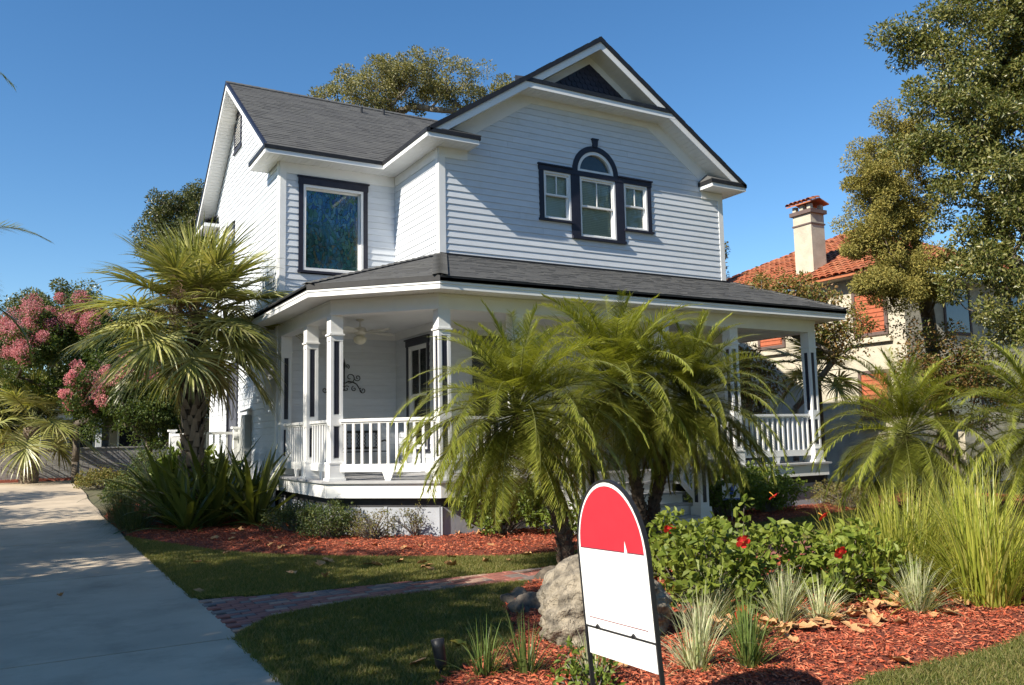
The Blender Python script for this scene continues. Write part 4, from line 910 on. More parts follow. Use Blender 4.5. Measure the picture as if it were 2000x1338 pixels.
def palm_trunk(b, pts, rad, rng, boots=90, bl=.07):
    b.tube(pts, rad, 12); P = [Vector(q) for q in pts]; n = len(P)-1
    for k in range(boots):
        t = (k+.5)/boots; i = min(int(t*n), n-1); c = P[i].lerp(P[i+1], t*n-i); r = rad[i]+(rad[i+1]-rad[i])*(t*n-i)
        a = k*2.399; d = Vector((math.cos(a), math.sin(a), 0)); s = Vector((-d.y, d.x, 0))*r*.42
        q = c+d*r*.85; b.slab([q-s, q+s, q+s*.5+d*bl*.55+Vector((0, 0, bl)), q-s*.5+d*bl*.55+Vector((0, 0, bl))], d*.012+Vector((0, 0, -.006)))
def pygmy_palm(label, base, crown, n=44, sc=1., seed=1, group=None, dead=6):
    rng = random.Random(seed); t = thing('pygmy_date_palm', label, 'palm tree', (base[0], base[1], 0), 0, group)
    c = Vector(crown)-Vector((base[0], base[1], 0)); b = MB()
    pts = [(0, 0, -.1), (c.x*.08, c.y*.08, c.z*.25), (c.x*.4, c.y*.4, c.z*.6), (c.x, c.y, c.z-.05)]
    palm_trunk(b, pts, [.11, .09, .085, .10], rng, 110, .06); b.build('trunk', M['palmbark'], t)
    for i in range(n):
        f = (i+.5)/n; k = min(len(PYG)-1, int(f**(.72 if n < 100 else .62)*len(PYG))); me = PYG[k] if i < n-dead else PYGY[i % 2]
        o = part('frond', me, t, tuple(c+Vector((0, 0, .10-.16*f))), (rng.uniform(-.15, .15), rng.uniform(-.12, .12), i*2.399+rng.uniform(-.25, .25)))
        s = sc*rng.uniform(.88, 1.1); o.scale = (s, s, s)
    return t
pygmy_palm('pygmy date palm leaning left over the lawn, its dark trunk beside the yard sign', (1.22, -8.73), (.74, -8.42, 1.9), 130, .9, 1)
pygmy_palm('pygmy date palm with tall sunny crown behind the red top of the sign', (3.69, -7.06), (3.4, -6.9, 2.35), 130, 1.04, 2)
pygmy_palm('pygmy date palm leaning right in front of the porch steps, half merged with its neighbour', (3.95, -6.95), (4.6, -7.25, 2.1), 112, .95, 3)
pygmy_palm('pale green pygmy palm in front of the right porch corner column', (10.05, -7.25), (10.0, -7.2, 1.5), 92, 1.05, 4)
pygmy_palm('pygmy palm cut by the right edge of the picture', (11.2, -9.2), (11.1, -9.1, 1.6), 84, 1.08, 5)
# fan palms
def fan_mesh(name, pl, el, droop, nseg, sl, m, rng, tipdroop=.7, spread=2.5):
    p = arc(pl+.35, el, droop, 8); b = MB(); b.tube([tuple(q) for q in p], [.020-.0016*i for i in range(9)], 5); RV = np.array(b.v); RF = b.f
    T = unit((p[-1]-p[-3])[None])[0]; S = np.array([0, 1., 0]); U = np.cross(T, S)
    if U[2] < 0: U = -U
    ang = np.linspace(-spread, spread, nseg); w = np.abs(ang)/spread
    # segments leave along the costa, the side ones nearer its start
    f = (1-w)*2.2+5.2; i0 = np.minimum(f.astype(int), 7); fr = (f-i0)[:, None]; B = p[i0]*(1-fr)+p[i0+1]*fr
    D = T[None]*np.cos(ang)[:, None]+S[None]*np.sin(ang)[:, None]+U[None]*(.12+.5*w**1.5)[:, None]*.55
    D = unit(D+rng.normal(size=D.shape)*.045); L = sl*(1-.35*w**1.5)*rng.uniform(.9, 1.08, nseg)
    V, F = strips(B, D, L, .05, tipdroop*1.05*rng.uniform(.5, 1.4, nseg), seg=5, rng=rng)
    # blades lie in the plane of the fan: turn their width into it
    Vr = V.reshape(nseg, 6, 2, 3); mid = Vr.mean(2); h = np.linalg.norm(Vr[:, :, 0]-Vr[:, :, 1], axis=2)/2
    tt = np.gradient(mid, axis=1); tt /= np.linalg.norm(tt, axis=2, keepdims=True)+1e-9
    sd = np.cross(tt, np.broadcast_to(U, tt.shape)); sd /= np.linalg.norm(sd, axis=2, keepdims=True)+1e-9
    tw = np.where(np.arange(nseg) % 2, .45, -.45)[:, None, None]; sd = sd+U[None, None]*tw; sd /= np.linalg.norm(sd, axis=2, keepdims=True)
    V = np.stack([mid-sd*h[..., None], mid+sd*h[..., None]], 2).reshape(-1, 3)
    me = bpy.data.meshes.new(name); nv = len(V)
    me.from_pydata(np.concatenate([V, RV]).tolist(), [], [tuple(q) for q in F]+[tuple(i+nv for i in q) for q in RF])
    me.materials.append(m); me.materials.append(M['rachis']); me.polygons.foreach_set('material_index', [0]*len(F)+[1]*len(RF)); me.update(); return me
SAB = [fan_mesh('frond', pl, R_(el), dr, 64, 1.1, M['sabal'], rg, td) for el, dr, pl, td in ((82, .3, .7, .4), (65, .5, .95, .6), (48, .7, 1.05, .8), (32, .9, 1.15, .9), (15, 1.0, 1.15, 1.0), (0, 1.0, 1.1, 1.1), (-18, .9, 1.0, 1.2))]
SABD = [fan_mesh('frond', .7, R_(el), .7, 40, .8, M['sabal_dry'], rg, 1.4) for el in (-38, -58)]
sab = thing('cabbage_palm', 'tall fan palm with booted trunk against the sunny left wall of the house', 'palm tree', (-1.53, .65, 0))
b = MB(); b.tube([(0, 0, -.1), (.02, 0, 1.2), (.0, 0, 2.6), (.02, .02, 4.1)], [.2, .17, .17, .17], 14); tk = b.build('trunk', M['palmbark'], sab)
b = MB(); rn = random.Random(4)
for k in range(120):
    z = .5+2.9*(k/120); a = k*2.399+rn.uniform(-.15, .15); d = Vector((math.cos(a), math.sin(a), 0)); s = Vector((-d.y, d.x, 0)); r = .165; c = Vector((0, 0, z))
    q = c+d*r; L_ = rn.uniform(.16, .3); o_ = rn.uniform(.05, .12)
    b.slab([q-s*.075, q+s*.075, q+s*.035+d*o_+Vector((0, 0, L_)), q-s*.035+d*o_+Vector((0, 0, L_))], d*.02)
b.build('leaf_bases', M['boot'], tk, kind='stuff')
for i in range(54):
    f = (i+.5)/54; me = SAB[min(6, int(f*7))] if i < 50 else SABD[i % 2]
    z = 4.25-.6*f
    o = part('frond', me, sab, (0, 0, z), (rn.uniform(-.12, .12), rn.uniform(-.1, .1), i*2.399+rn.uniform(-.2, .2))); s = rn.uniform(.92, 1.12); o.scale = (s, s, s)
b = MB()
for k in range(240):        # spent flower stalks, a brown tangle
    a = R_(248)+rn.gauss(0, .16); c = Vector((1.0*math.cos(a), 1.0*math.sin(a), 4.35)); p = [c+Vector((rn.gauss(0, .16), rn.gauss(0, .16), rn.gauss(0, .16)))]
    for q in range(3): p.append(p[-1]+Vector((rn.gauss(0, .08), rn.gauss(0, .08), rn.gauss(-.04, .07))))
    b.tube(p, .004, 3)
b.tube([(0, 0, 3.7), (-.15, -.4, 4.2), (-.37, -.93, 4.4)], .015, 5)
b.build('flower_stalks', mat('dry_stalk', (.22, .13, .08), (.12, .07, .05), rough=.9), sab, kind='stuff')
# small fan palm by the block wall
wp = thing('fan_palm', 'short fan palm with rough trunk in front of the grey block wall', 'palm tree', (-4.25, 16.2, Hz(16.2)))
b = MB(); palm_trunk(b, [(0, 0, -.1), (0, 0, .8), (.03, 0, 1.9)], [.28, .25, .22], rn, 130, .12); b.build('trunk', M['boot'], wp)
for i in range(18):
    f = (i+.5)/18; o = part('frond', SAB[min(6, int(f*7))], wp, (0.03, 0, 2.1-.3*f), (0, 0, i*2.399)); o.scale = (1.15, 1.15, 1.15)
# tall feather palm standing left of the driveway: only frond tips reach the picture
QUE = [pinnate_mesh('frond', 3.2, R_(el), dr, 70, .62, .02, M['pygmy'], rg, hang=1.5) for el, dr in ((70, 1.2), (40, 1.7), (15, 1.7), (-10, 1.4))]
qp = thing('queen_palm', 'tall feather palm at the far left, only its drooping frond tips in view', 'palm tree', (-7.75, -2.2, 0))
b = MB(); palm_trunk(b, [(0, 0, -.1), (0, 0, 3), (.05, 0, 6.9)], [.2, .17, .15], rn, 60, .03); b.build('trunk', M['greybark'], qp)
for i in range(20):
    f = (i+.5)/20; part('frond', QUE[min(3, int(f*4))], qp, (.05, 0, 7.0-.2*f), (0, 0, i*2.399+.5))
# ------------------------------------------------------------------ trees and shrubs
def tree_skeleton(rng, base, top, centres):
    """branches from the trunk to each leaf clump, hung on the nearest node"""
    nodes = [np.array(p, float) for p in (base, base+(top-base)*.35, base+(top-base)*.7, top)]; segs = [(0, 1), (1, 2), (2, 3)]
    order = np.argsort([np.linalg.norm(c-top) for c in centres]); par = {}
    for ci in order:
        c = centres[ci]; N = np.array(nodes); d = np.linalg.norm(N-c, axis=1)+.8*np.clip(N[:, 2]-c[2]+.3, 0, None); d[0] += 99
        j = int(np.argmin(d)); v = c-nodes[j]; mid = nodes[j]+v*.5+rng.normal(size=3)*np.linalg.norm(v)*.10
        nodes.append(mid); segs.append((j, len(nodes)-1)); nodes.append(c); segs.append((len(nodes)-2, len(nodes)-1))
    return nodes, segs
def clump_leaves(rng, centres, rc, n, L, Wd, flat=.75, upb=.5, shell=.35, fn=None):
    k = len(centres); ci = rng.integers(0, k, n); d = rdir(n, rng); r = rng.random(n)**shell
    P = centres[ci]+d*(r*rc[ci])[:, None]*np.array([1, 1, flat]); D = unit(d+rng.normal(size=(n, 3))*.9); Nn = unit(rng.normal(size=(n, 3))*.8+np.array([0, 0, upb])+np.array(TOSUN)*.3)
    return (fn or leaves)(P, D, Nn, L*rng.uniform(.55, 1.3, n), Wd*rng.uniform(.7, 1.2, n))
def tree(name, label, base, top, blobs, m, nclump, rc, n, L, Wd, seed, tr=.25, bark=None, group=None, extra=None, cat='tree', twig=.012):
    rng = np.random.default_rng(seed); base = np.array(base, float); t = thing(name, label, cat, tuple(base), 0, group)
    top = np.array(top, float)-base; C = []
    wts = np.array([b[3]*b[4]*b[5] for b in blobs]); wts /= wts.sum()
    for i in range(nclump):
        bl = blobs[rng.choice(len(blobs), p=wts)]; d = rdir(1, rng)[0]; r = rng.random()**.45
        C.append(np.array(bl[:3])-base+d*r*np.array(bl[3:6]))
    C = np.array(C); nodes, segs = tree_skeleton(rng, np.zeros(3), top, C)
    # radii by load
    load = np.zeros(len(nodes)); child = {}
    for a, c in segs: child.setdefault(a, []).append(c)
    def ld(i):
        st = [(i, 0)]; order = []
        while st:
            q, _ = st.pop(); order.append(q)
            for c in child.get(q, []): st.append((c, 0))
        for q in reversed(order): load[q] = 1+sum(load[c] for c in child.get(q, []))
    ld(0); rad = np.maximum(twig, tr*(load/load[0])**.62); b = MB()
    for a, c in segs:
        ra, rc_ = rad[a], rad[c]
        if a > 3 or c > 3: ra = min(ra, rad[c]*1.35)
        b.tube([tuple(nodes[a]), tuple(nodes[c])], [ra, rc_], 5 if ra < .08 else 9)
    b.build('trunk', bark or M['bark'], t, True)
    V, F = clump_leaves(rng, C, rc*rng.uniform(.6, 1.3, len(C)), n, L, Wd)
    npobj('crown', V, F, m, t, kind='stuff')
    if extra:
        mm, frac, n2, L2, W2, r2 = extra; sel = C[np.argsort(-(C[:, 2]-.6*C[:, 0]))][:max(3, int(len(C)*frac))]
        V, F = clump_leaves(rng, sel+np.array([-.25, -.1, .2]), r2*rng.uniform(.6, 1.3, len(sel)), n2, L2, W2, flat=1.0); npobj('blossom', V, F, mm, t, kind='stuff')
    return t
M['oak'] = leafmat('live_oak_leaf', [(.045, .06, .018), (.075, .085, .03), (.12, .12, .05), (.17, .15, .075)], rough=.5, trans=.2)
M['oaklight'] = leafmat('pale_oak_leaf', [(.10, .11, .03), (.16, .16, .055), (.23, .21, .09), (.30, .27, .14)], rough=.5, trans=.25)
M['oakgold'] = leafmat('golden_oak_leaf', [(.045, .065, .016), (.09, .105, .025), (.15, .15, .04), (.26, .24, .085)], rough=.4, trans=.28, spec=.5)
M['oakdark'] = leafmat('dark_oak_leaf', [(.045, .065, .016), (.085, .105, .025), (.14, .15, .04), (.24, .235, .10)], rough=.4, trans=.2, spec=.5)
M['cedar'] = leafmat('cedar_spray', [(.14, .14, .03), (.23, .205, .05), (.34, .28, .075), (.17, .165, .04)], rough=.7, trans=.2)
M['myrtle'] = leafmat('crape_myrtle_leaf', [(.04, .075, .015), (.07, .11, .02), (.12, .15, .03)], rough=.5, trans=.3)
M['pink'] = leafmat('crape_myrtle_blossom', [(.50, .16, .18), (.60, .24, .25), (.68, .36, .35), (.38, .11, .13)], rough=.7, trans=.3, tcol=(1.2, .9, .9))
M['bush'] = leafmat('shrub_leaf', [(.07, .11, .015), (.11, .155, .022), (.16, .20, .035)], rough=.48, trans=.25, spec=.35)
M['hib'] = leafmat('hibiscus_leaf', [(.11, .16, .02), (.17, .22, .03), (.25, .29, .05), (.13, .17, .025)], rough=.5, trans=.28, spec=.3)
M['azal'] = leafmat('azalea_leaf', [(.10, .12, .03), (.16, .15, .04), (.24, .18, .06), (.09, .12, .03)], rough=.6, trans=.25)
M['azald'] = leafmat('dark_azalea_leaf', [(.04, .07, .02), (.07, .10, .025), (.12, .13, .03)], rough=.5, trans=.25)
M['mixed'] = leafmat('autumn_myrtle_leaf', [(.09, .13, .03), (.16, .17, .04), (.28, .17, .05), (.22, .11, .05)], rough=.5, trans=.3)
tree('live_oak', 'open-branched oak whose crown rises behind the roof ridge', (10.1, 16.5, .3), (10.2, 16.2, 12.5), [(7.5, 16.6, 16.6, 2.1, 2.0, 1.1), (9.6, 15.8, 17.5, 2.1, 2.1, 1.6), (11.9, 15.0, 17.2, 1.7, 2.0, 1.3), (14.0, 14.2, 16.8, 1.5, 1.8, .9)], M['oaklight'], 170, .44, 30000, .13, .06, 21, .24, M['greybark'])
tree('live_oak', 'dark oak seen past the left gable eave', (1.3, 23, .38), (1.3, 22.8, 8.5), [(.9, 22.2, 11.2, 1.5, 2, 2.1), (2.4, 22, 11.6, 1.6, 2, 2.0)], M['oakdark'], 100, .55, 34000, .13, .06, 22, .3)
tree('oak', 'round dark oak far behind the pink crape myrtle', (-3.0, 34, .38), (-3.0, 34, 6), [(-3.3, 33.5, 8.3, 2.3, 2.5, 2.6), (-1.0, 33.5, 7.6, 2.2, 2.4, 2.3), (1.2, 33, 7.2, 2.0, 2.4, 2.3), (-5.5, 33.5, 7.2, 2.2, 2.4, 2.6)], M['oakdark'], 170, .7, 60000, .17, .085, 23, .3)
tree('oak', 'thin oak top between the house corner and the tiled roof', (18.6, 9, .38), (18.6, 8.6, 6), [(18.5, 7.2, 8.2, .8, 1.0, 1.3)], M['oak'], 22, .45, 6000, .11, .05, 24, .2, M['greybark'])
tree('crape_myrtle', 'crape myrtle in pink bloom at the far left behind the driveway', (-2.9, 15.2, .36), (-2.9, 15.2, 2.4), [(-3.1, 15.6, 5.6, 1.7, 1.5, 1.0), (-4.3, 15.6, 4.7, 1.3, 1.3, 1.3), (-2.0, 15.2, 3.9, 1.5, 1.3, 1.2)], M['myrtle'], 130, .42, 46000, .10, .06, 31, .12, M['bark'], extra=(M['pink'], .45, 26000, .05, .045, .30))
tree('crape_myrtle', 'dark green crape myrtle with low coral flower heads beside the fan palm trunk', (-1.15, 10.5, .2), (-1.15, 10.5, 1.7), [(-1.4, 10.6, 3.1, 1.3, 1.2, 1.2), (-.9, 10.0, 2.4, .9, 1.0, .8), (-2.5, 11.2, 3.0, 1.0, 1.0, 1.0)], M['myrtle'], 110, .40, 30000, .09, .055, 32, .1, M['bark'], extra=(M['pink'], .5, 12000, .045, .04, .2))
# big evergreens on the right
tree('oak', 'tall glossy evergreen oak filling the right edge of the picture', (16.4, -7.9, 0), (16.0, -7.6, 5.0), [(14.6, -7.0, 10.9, 1.7, 1.6, 1.9), (13.6, -6.8, 8.7, 1.5, 1.4, 1.4), (13.5, -7.1, 6.6, 1.6, 1.3, 1.5), (13.4, -7.3, 4.8, 1.4, 1.2, 1.0), (15.9, -7.8, 8.0, 1.8, 1.8, 4.4), (12.5, -6.5, 7.7, .7, .7, .45), (12.8, -6.2, 10.5, .8, .8, .6), (13.8, -7.6, 3.6, 1.1, 1.0, .7)], M['oakgold'], 380, .38, 125000, .10, .048, 41, .34, M['bark'], twig=.008)
tree('red_cedar', 'yellow green cedar with feathery sprays in front of the tiled roof', (14.9, -4.9, 0), (14.3, -4.9, 6.2), [(12.6, -5.2, 6.4, 1.0, .9, .9), (12.5, -5.4, 5.0, 1.1, .9, .7), (13.4, -5.2, 8.3, 1.0, .9, 1.0), (11.9, -5.1, 6.0, .55, .6, .6), (13.4, -5.3, 5.2, 1.4, 1.0, .7), (13.4, -5.1, 7.0, 1.0, .9, 1.0), (12.0, -5.3, 7.3, .5, .5, .5)], M['cedar'], 200, .28, 92000, .075, .028, 42, .16, M['bark'], twig=.008)
# sparse autumn myrtles in front of the neighbour's wall
tree('crape_myrtle', 'sparse autumn crape myrtle rising behind the right end of the porch roof', (12.6, -2.2, 0), (12.6, -2.3, 2.2), [(11.6, -2.8, 4.8, 1.2, 1.0, .8), (13.0, -3.1, 4.3, 1.1, .9, .9)], M['mixed'], 90, .34, 9500, .09, .05, 51, .08, M['greybark'])
tree('crape_myrtle', 'leafy myrtle seen between the porch column and railing', (11.2, -1.4, 0), (11.2, -1.4, 1.8), [(10.8, -1.7, 3.4, .8, .8, .9), (11.6, -2.1, 3.0, .7, .7, .9)], M['mixed'], 36, .32, 4200, .09, .045, 52, .08, M['bark'])
tree('shrub', 'tall loose shrub with turning leaves by the shaded corner of the stucco house', (14.6, -5.2, 0), (14.6, -5.2, 1.2), [(13.6, -5.5, 3.1, 1.2, .9, 1.1), (15.0, -5.6, 2.6, 1.2, .9, 1.0)], M['mixed'], 80, .36, 12000, .08, .045, 53, .06, M['bark'], cat='shrub')

# dense planting behind the driveway
tree('magnolia', 'dark evergreen mass behind the short fan palm at the far left', (-6.0, 20.3, .38), (-6.0, 20.3, 2.0), [(-6.0, 20.3, 3.4, 1.9, 1.2, 1.5), (-4.4, 20.6, 3.6, 1.5, 1.2, 1.3)], M['oakdark'], 90, .55, 22000, .17, .08, 61, .14)
tree('magnolia', 'dark leafy tree between the crape myrtle and the cabbage palm', (-1.6, 20.5, .38), (-1.6, 20.5, 2.4), [(-1.8, 20.5, 4.2, 1.9, 1.3, 1.3), (.2, 20.5, 4.4, 1.7, 1.3, 1.6), (1.6, 20.6, 3.6, 1.5, 1.3, 1.4)], M['oakdark'], 110, .55, 26000, .17, .08, 62, .14)

ap = thing('areca_palm', 'palm with yellowing hanging fronds cut by the left edge of the picture', 'palm tree', (-6.1, -3.5, 0))
b = MB(); palm_trunk(b, [(0, 0, -.1), (0, 0, 2), (.05, 0, 4.0)], [.12, .10, .09], random.Random(3), 40, .03); b.build('trunk', M['greybark'], ap)
rn = random.Random(12)
for i in range(34):
    f = (i+.5)/34; o = part('frond', PYG[min(9, int(f*10))] if i % 4 else PYGY[i % 2], ap, (.05, 0, 4.1-.3*f), (rn.uniform(-.1, .1), 0, i*2.399)); o.scale = (1.12, 1.12, 1.12)
for i in range(9):
    o = part('frond', PYGY[i % 2], ap, (.55+.1*rn.random(), rn.uniform(-.4, .3), 3.9-.12*i), (0, .35, rn.uniform(-.5, .5))); o.scale = (1.05, 1.05, 1.05)
# ------------------------------------------------------------------ shrubs by the porch
def shrub(label, base, r, h, m, nst, n, L, Wd, seed, rc=.13, cat='shrub', group=None, name='shrub', low=.25, bark=None):
    rng = np.random.default_rng(seed); t = thing(name, label, cat, (base[0], base[1], base[2] if len(base) > 2 else 0), 0, group); b = MB(); C = []
    for i in range(nst):
        a = rng.random()*6.28; q = r*math.sqrt(rng.random())*.92; z = h*(low+(1-low)*rng.random()*(1-.45*(q/r)**2)); c = np.array([q*math.cos(a), q*math.sin(a), z]); C.append(c)
        m1 = c*np.array([.4, .4, .5])+rng.normal(size=3)*.03; b.tube([(rng.normal()*.03, rng.normal()*.03, -.02), tuple(m1), tuple(c)], [.009, .007, .003], 4)
    b.build('stems', bark or M['greybark'], t); C = np.array(C)
    V, F = clump_leaves(rng, C, rc*rng.uniform(.7, 1.3, nst), n, L, Wd, flat=.9, fn=ovals if L > .06 else None); npobj('foliage', V, F, m, t, kind='stuff'); return t
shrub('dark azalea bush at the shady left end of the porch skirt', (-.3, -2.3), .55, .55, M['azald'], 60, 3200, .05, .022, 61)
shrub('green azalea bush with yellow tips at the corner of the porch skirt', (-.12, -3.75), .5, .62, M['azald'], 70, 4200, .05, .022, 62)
shrub('twiggy half-bare azalea in front of the grey porch skirt', (.40, -4.35), .42, .58, M['azal'], 90, 900, .04, .018, 63, rc=.07)
shrub('sparse yellowing azalea in front of the skirt beside the palm fronds', (1.12, -4.45), .42, .60, M['azal'], 70, 800, .04, .018, 64, rc=.07)
shrub('glossy green shrub with broad leaves under the left pygmy palm', (2.35, -5.15), .75, 1.0, M['bush'], 70, 2600, .085, .045, 65, rc=.15)
shrub('low green shrub at the foot of the porch steps', (2.9, -6.1), .45, .5, M['bush'], 34, 900, .08, .04, 66, rc=.12)
shrub('bright green shrub right of the porch steps', (6.95, -5.45), .75, 1.05, M['bush'], 80, 3200, .08, .045, 67, rc=.15)
shrub('dense green shrub under the right part of the porch rail', (8.2, -5.35), .7, .95, M['bush'], 70, 2800, .08, .045, 68, rc=.15)
shrub('dry beige mounded shrub below the right porch corner', (10.3, -5.6), .85, .62, M['azal'], 130, 4200, .035, .018, 69, rc=.09)
shrub('low dry shrub in front of the far right palm', (12.0, -6.3), .7, .5, M['azal'], 90, 2600, .035, .018, 70, rc=.09)
shrub('dark broad-leaved shrub against the left wall below the meter', (-.75, 2.6), .65, 1.35, M['bush'], 60, 1500, .17, .07, 71, rc=.2)
shrub('big-leaved dark green plant screening the side stoop', (-1.25, 2.5), .6, 1.55, M['bush'], 60, 1300, .24, .11, 74, rc=.22)
shrub('dark leafy bush behind the sago palm', (-1.6, 5.4, .08), .75, 1.35, M['azald'], 70, 4200, .09, .045, 75, rc=.2)
shrub('low dark ground cover bush beyond the border grass', (-2.1, 6.6, .1), .6, .7, M['azald'], 60, 3000, .08, .04, 76, rc=.18)
shrub('low golden shrub at the far edge of the driveway bed', (-2.3, 12.5, .25), .8, .6, M['azal'], 60, 3000, .07, .04, 72, rc=.16)
shrub('small green shrub at the foot of the yard sign', (-1.35, -12.75), .2, .32, M['bush'], 22, 260, .055, .03, 73, rc=.07)
# hibiscus
M['petal'] = leafmat('hibiscus_petal', [(.62, .02, .02), (.72, .04, .03), (.55, .015, .02)], rough=.5, trans=.25, tcol=(1.3, .5, .5))
M['pistil'] = mat('hibiscus_pistil', (.75, .35, .05), rough=.6)
def hib_flower(t, w, tilt, az, s=1.):
    f = bpy.data.objects.new('flower', None); link(f, t); f.location = Vector(w)-Vector(t.location); f.rotation_euler = (tilt, 0, az); f.scale = (s, s, s)
    for k in range(5):
        a = 2*math.pi*k/5; b = MB(); ca, sa = math.cos(a), math.sin(a)
        pr = [(.004, 0, 0), (.022, .020, .012), (.045, .027, .016), (.060, .014, .010), (.062, -.010, .006), (.047, -.026, .014), (.022, -.018, .010)]
        V = [(x*ca-y*sa, x*sa+y*ca, z) for x, y, z in pr]; b.add(V, [(0, 1, 6), (1, 2, 5, 6), (2, 3, 4, 5)]); b.build('petal', M['petal'], f)
    b = MB(); b.tube([(0, 0, 0), (0, .004, .04), (0, .012, .065)], [.004, .003, .005], 5); b.build('pistil', M['pistil'], f)
HIB = [('hibiscus bush with red flowers just right of the sign, nearest the camera', (.95, -11.35), .62, .78, 81), ('hibiscus bush with red flowers in the middle of the flower bed', (1.75, -11.1), .68, .95, 82),
       ('hibiscus bush next to the ornamental grass', (2.3, -11.75), .55, .75, 83), ('hibiscus bush behind the sign beside the brick walk', (1.75, -10.2), .6, .75, 84)]
hb = [shrub(l, p, r, h, M['hib'], 44, 950, .085, .062, s, rc=.14, name='hibiscus', low=.12, bark=M['bark']) for l, p, r, h, s in HIB]
for k, w, ti_, az in ((0, (.90, -11.93, .70), -1.2, -.4), (0, (.50, -12.28, .22), -1.3, -.5), (2, (1.80, -12.2, .56), -1.1, -.2), (1, (2.2, -11.1, .97), -.6, .5), (3, (1.17, -10.66, .68), -.9, -.6), (2, (2.45, -11.5, .78), -.8, .3)):
    hib_flower(hb[k], w, ti_, az, 1.05)
# ------------------------------------------------------------------ strap leaved plants and grasses
def clump(name, label, base, n, L, Wd, tilt, droop, m, seed, r=.05, cat='plant', group=None, up=1.0):
    rng = np.random.default_rng(seed); a = rng.random(n)*6.283; rr = r*np.sqrt(rng.random(n)); tl = np.abs(rng.normal(size=n))*tilt
    B = np.column_stack([rr*np.cos(a), rr*np.sin(a), np.zeros(n)]); a2 = a+rng.normal(size=n)*.5
    D = np.column_stack([np.cos(a2)*np.sin(tl), np.sin(a2)*np.sin(tl), np.cos(tl)*up])
    V, F = strips(B, D, L*rng.uniform(.55, 1.1, n), Wd*rng.uniform(.7, 1.2, n), droop*rng.uniform(.5, 1.5, n), seg=5, rng=rng)
    o = npobj(name, V, F, m); o.location = (base[0], base[1], (base[2] if len(base) > 2 else .02)); return tag(o, label, cat, group)
M['liri'] = leafmat('variegated_liriope', [(.42, .44, .24), (.56, .55, .36), (.20, .26, .08), (.66, .63, .46)], rough=.45, trans=.25)
M['lirig'] = leafmat('green_liriope', [(.08, .13, .03), (.13, .18, .045), (.20, .23, .07)], rough=.45, trans=.25)
M['tallg'] = leafmat('ornamental_grass', [(.19, .23, .03), (.30, .32, .05), (.40, .39, .07), (.14, .18, .03), (.52, .44, .13)], rough=.4, trans=.35)
for i, (p, n, L, m, lb) in enumerate((((.72, -11.75), 110, .42, 'liri', 'pale variegated liriope tuft between the boulder and the hibiscus'), ((1.02, -12.2), 130, .40, 'liri', 'variegated liriope tuft in front of the lowest red flower'), ((1.3, -12.35), 90, .36, 'liri', 'variegated liriope tuft among the dry leaves in the middle of the bed'),
        ((2.05, -11.95), 100, .42, 'lirig', 'dark green liriope tuft under the ornamental grass'), ((2.25, -12.6), 190, .44, 'liri', 'large pale liriope tuft beside the tall grass'), ((-.52, -12.85), 90, .42, 'liri', 'shaded striped liriope tuft at the foot of the boulder, bottom of the picture'),
        ((-.18, -13.0), 110, .40, 'lirig', 'green liriope tuft in the shadow of the sign'), ((.35, -12.45), 90, .36, 'lirig', 'green and yellow liriope tuft left of the red mulch'), ((-1.52, -12.3), 60, .40, 'lirig', 'yellow green grass tuft left of the boulder'), ((-1.2, -12.6), 60, .30, 'liri', 'thin cream striped tuft beside the left leg of the sign'), ((1.62, -11.75), 90, .36, 'liri', 'striped tuft half hidden under the hibiscus leaves'), ((-1.75, -12.15), 60, .34, 'lirig', 'small green tuft near the garden spotlight'), ((.05, -12.3), 90, .40, 'liri', 'pale tuft against the right flank of the boulder'), ((2.75, -12.2), 90, .40, 'lirig', 'green tuft between the tall grass and the large pale liriope'))):
    clump('liriope', lb, p, int(n*1.5), L*1.18, .013, .55, 1.2, M[m], 90+i)
for i, (p, n, L, lb) in enumerate((((3.05, -12.75), 330, 1.25, 'tall bright ornamental grass at the right edge, nearest the camera'), ((3.6, -12.35), 330, 1.3, 'tall ornamental grass second from the right edge'), ((3.2, -11.8), 280, 1.15, 'ornamental grass beside the large pale liriope'), ((4.3, -11.9), 320, 1.25, 'ornamental grass far right in front of the stucco wall'),
        ((4.1, -11.0), 260, 1.0, 'ornamental grass with loose arching blades behind the hibiscus'), ((3.5, -10.9), 150, .9, 'thin dark bladed grass next to the hibiscus bushes'), ((5.0, -11.2), 280, 1.1, 'ornamental grass at the back of the flower bed'), ((2.75, -11.9), 190, .95, 'dark bladed grass clump arching over the hibiscus edge'), ((3.7, -11.6), 300, 1.2, 'broad ornamental grass clump in the middle of the grass bed'))):
    clump('ornamental_grass', lb, p, n, L, .019, .55, 1.5, M['tallg'], 120+i, r=.24, group='ornamental grasses in the flower bed')
M['crinum'] = leafmat('crinum_leaf', [(.035, .06, .012), (.06, .09, .018), (.12, .14, .03), (.22, .19, .05)], rough=.35, trans=.3, spec=.5)
def strap_leaf(L, w, el, droop, rng):
    p = arc(L, el, droop, 8); b = MB(); V = []
    for i, q in enumerate(p):
        t = i/8; ww = w*(.55+.9*t*(1-t)*2)*(1-t**3)+.002; T = p[min(i+1, 8)]-p[max(i-1, 0)]; T = T/np.linalg.norm(T); U = np.array([-T[2], 0, T[0]])
        V += [q+np.array([0, -ww/2, 0])+U*ww*.22, q, q+np.array([0, ww/2, 0])+U*ww*.22]
    F = []
    for i in range(8): F += [(3*i, 3*i+1, 3*i+4, 3*i+3), (3*i+1, 3*i+2, 3*i+5, 3*i+4)]
    me = bpy.data.meshes.new('leaf'); me.from_pydata([tuple(v) for v in V], [], F); me.materials.append(M['crinum']); me.polygons.foreach_set('use_smooth', [True]*len(F)); me.update(); return me
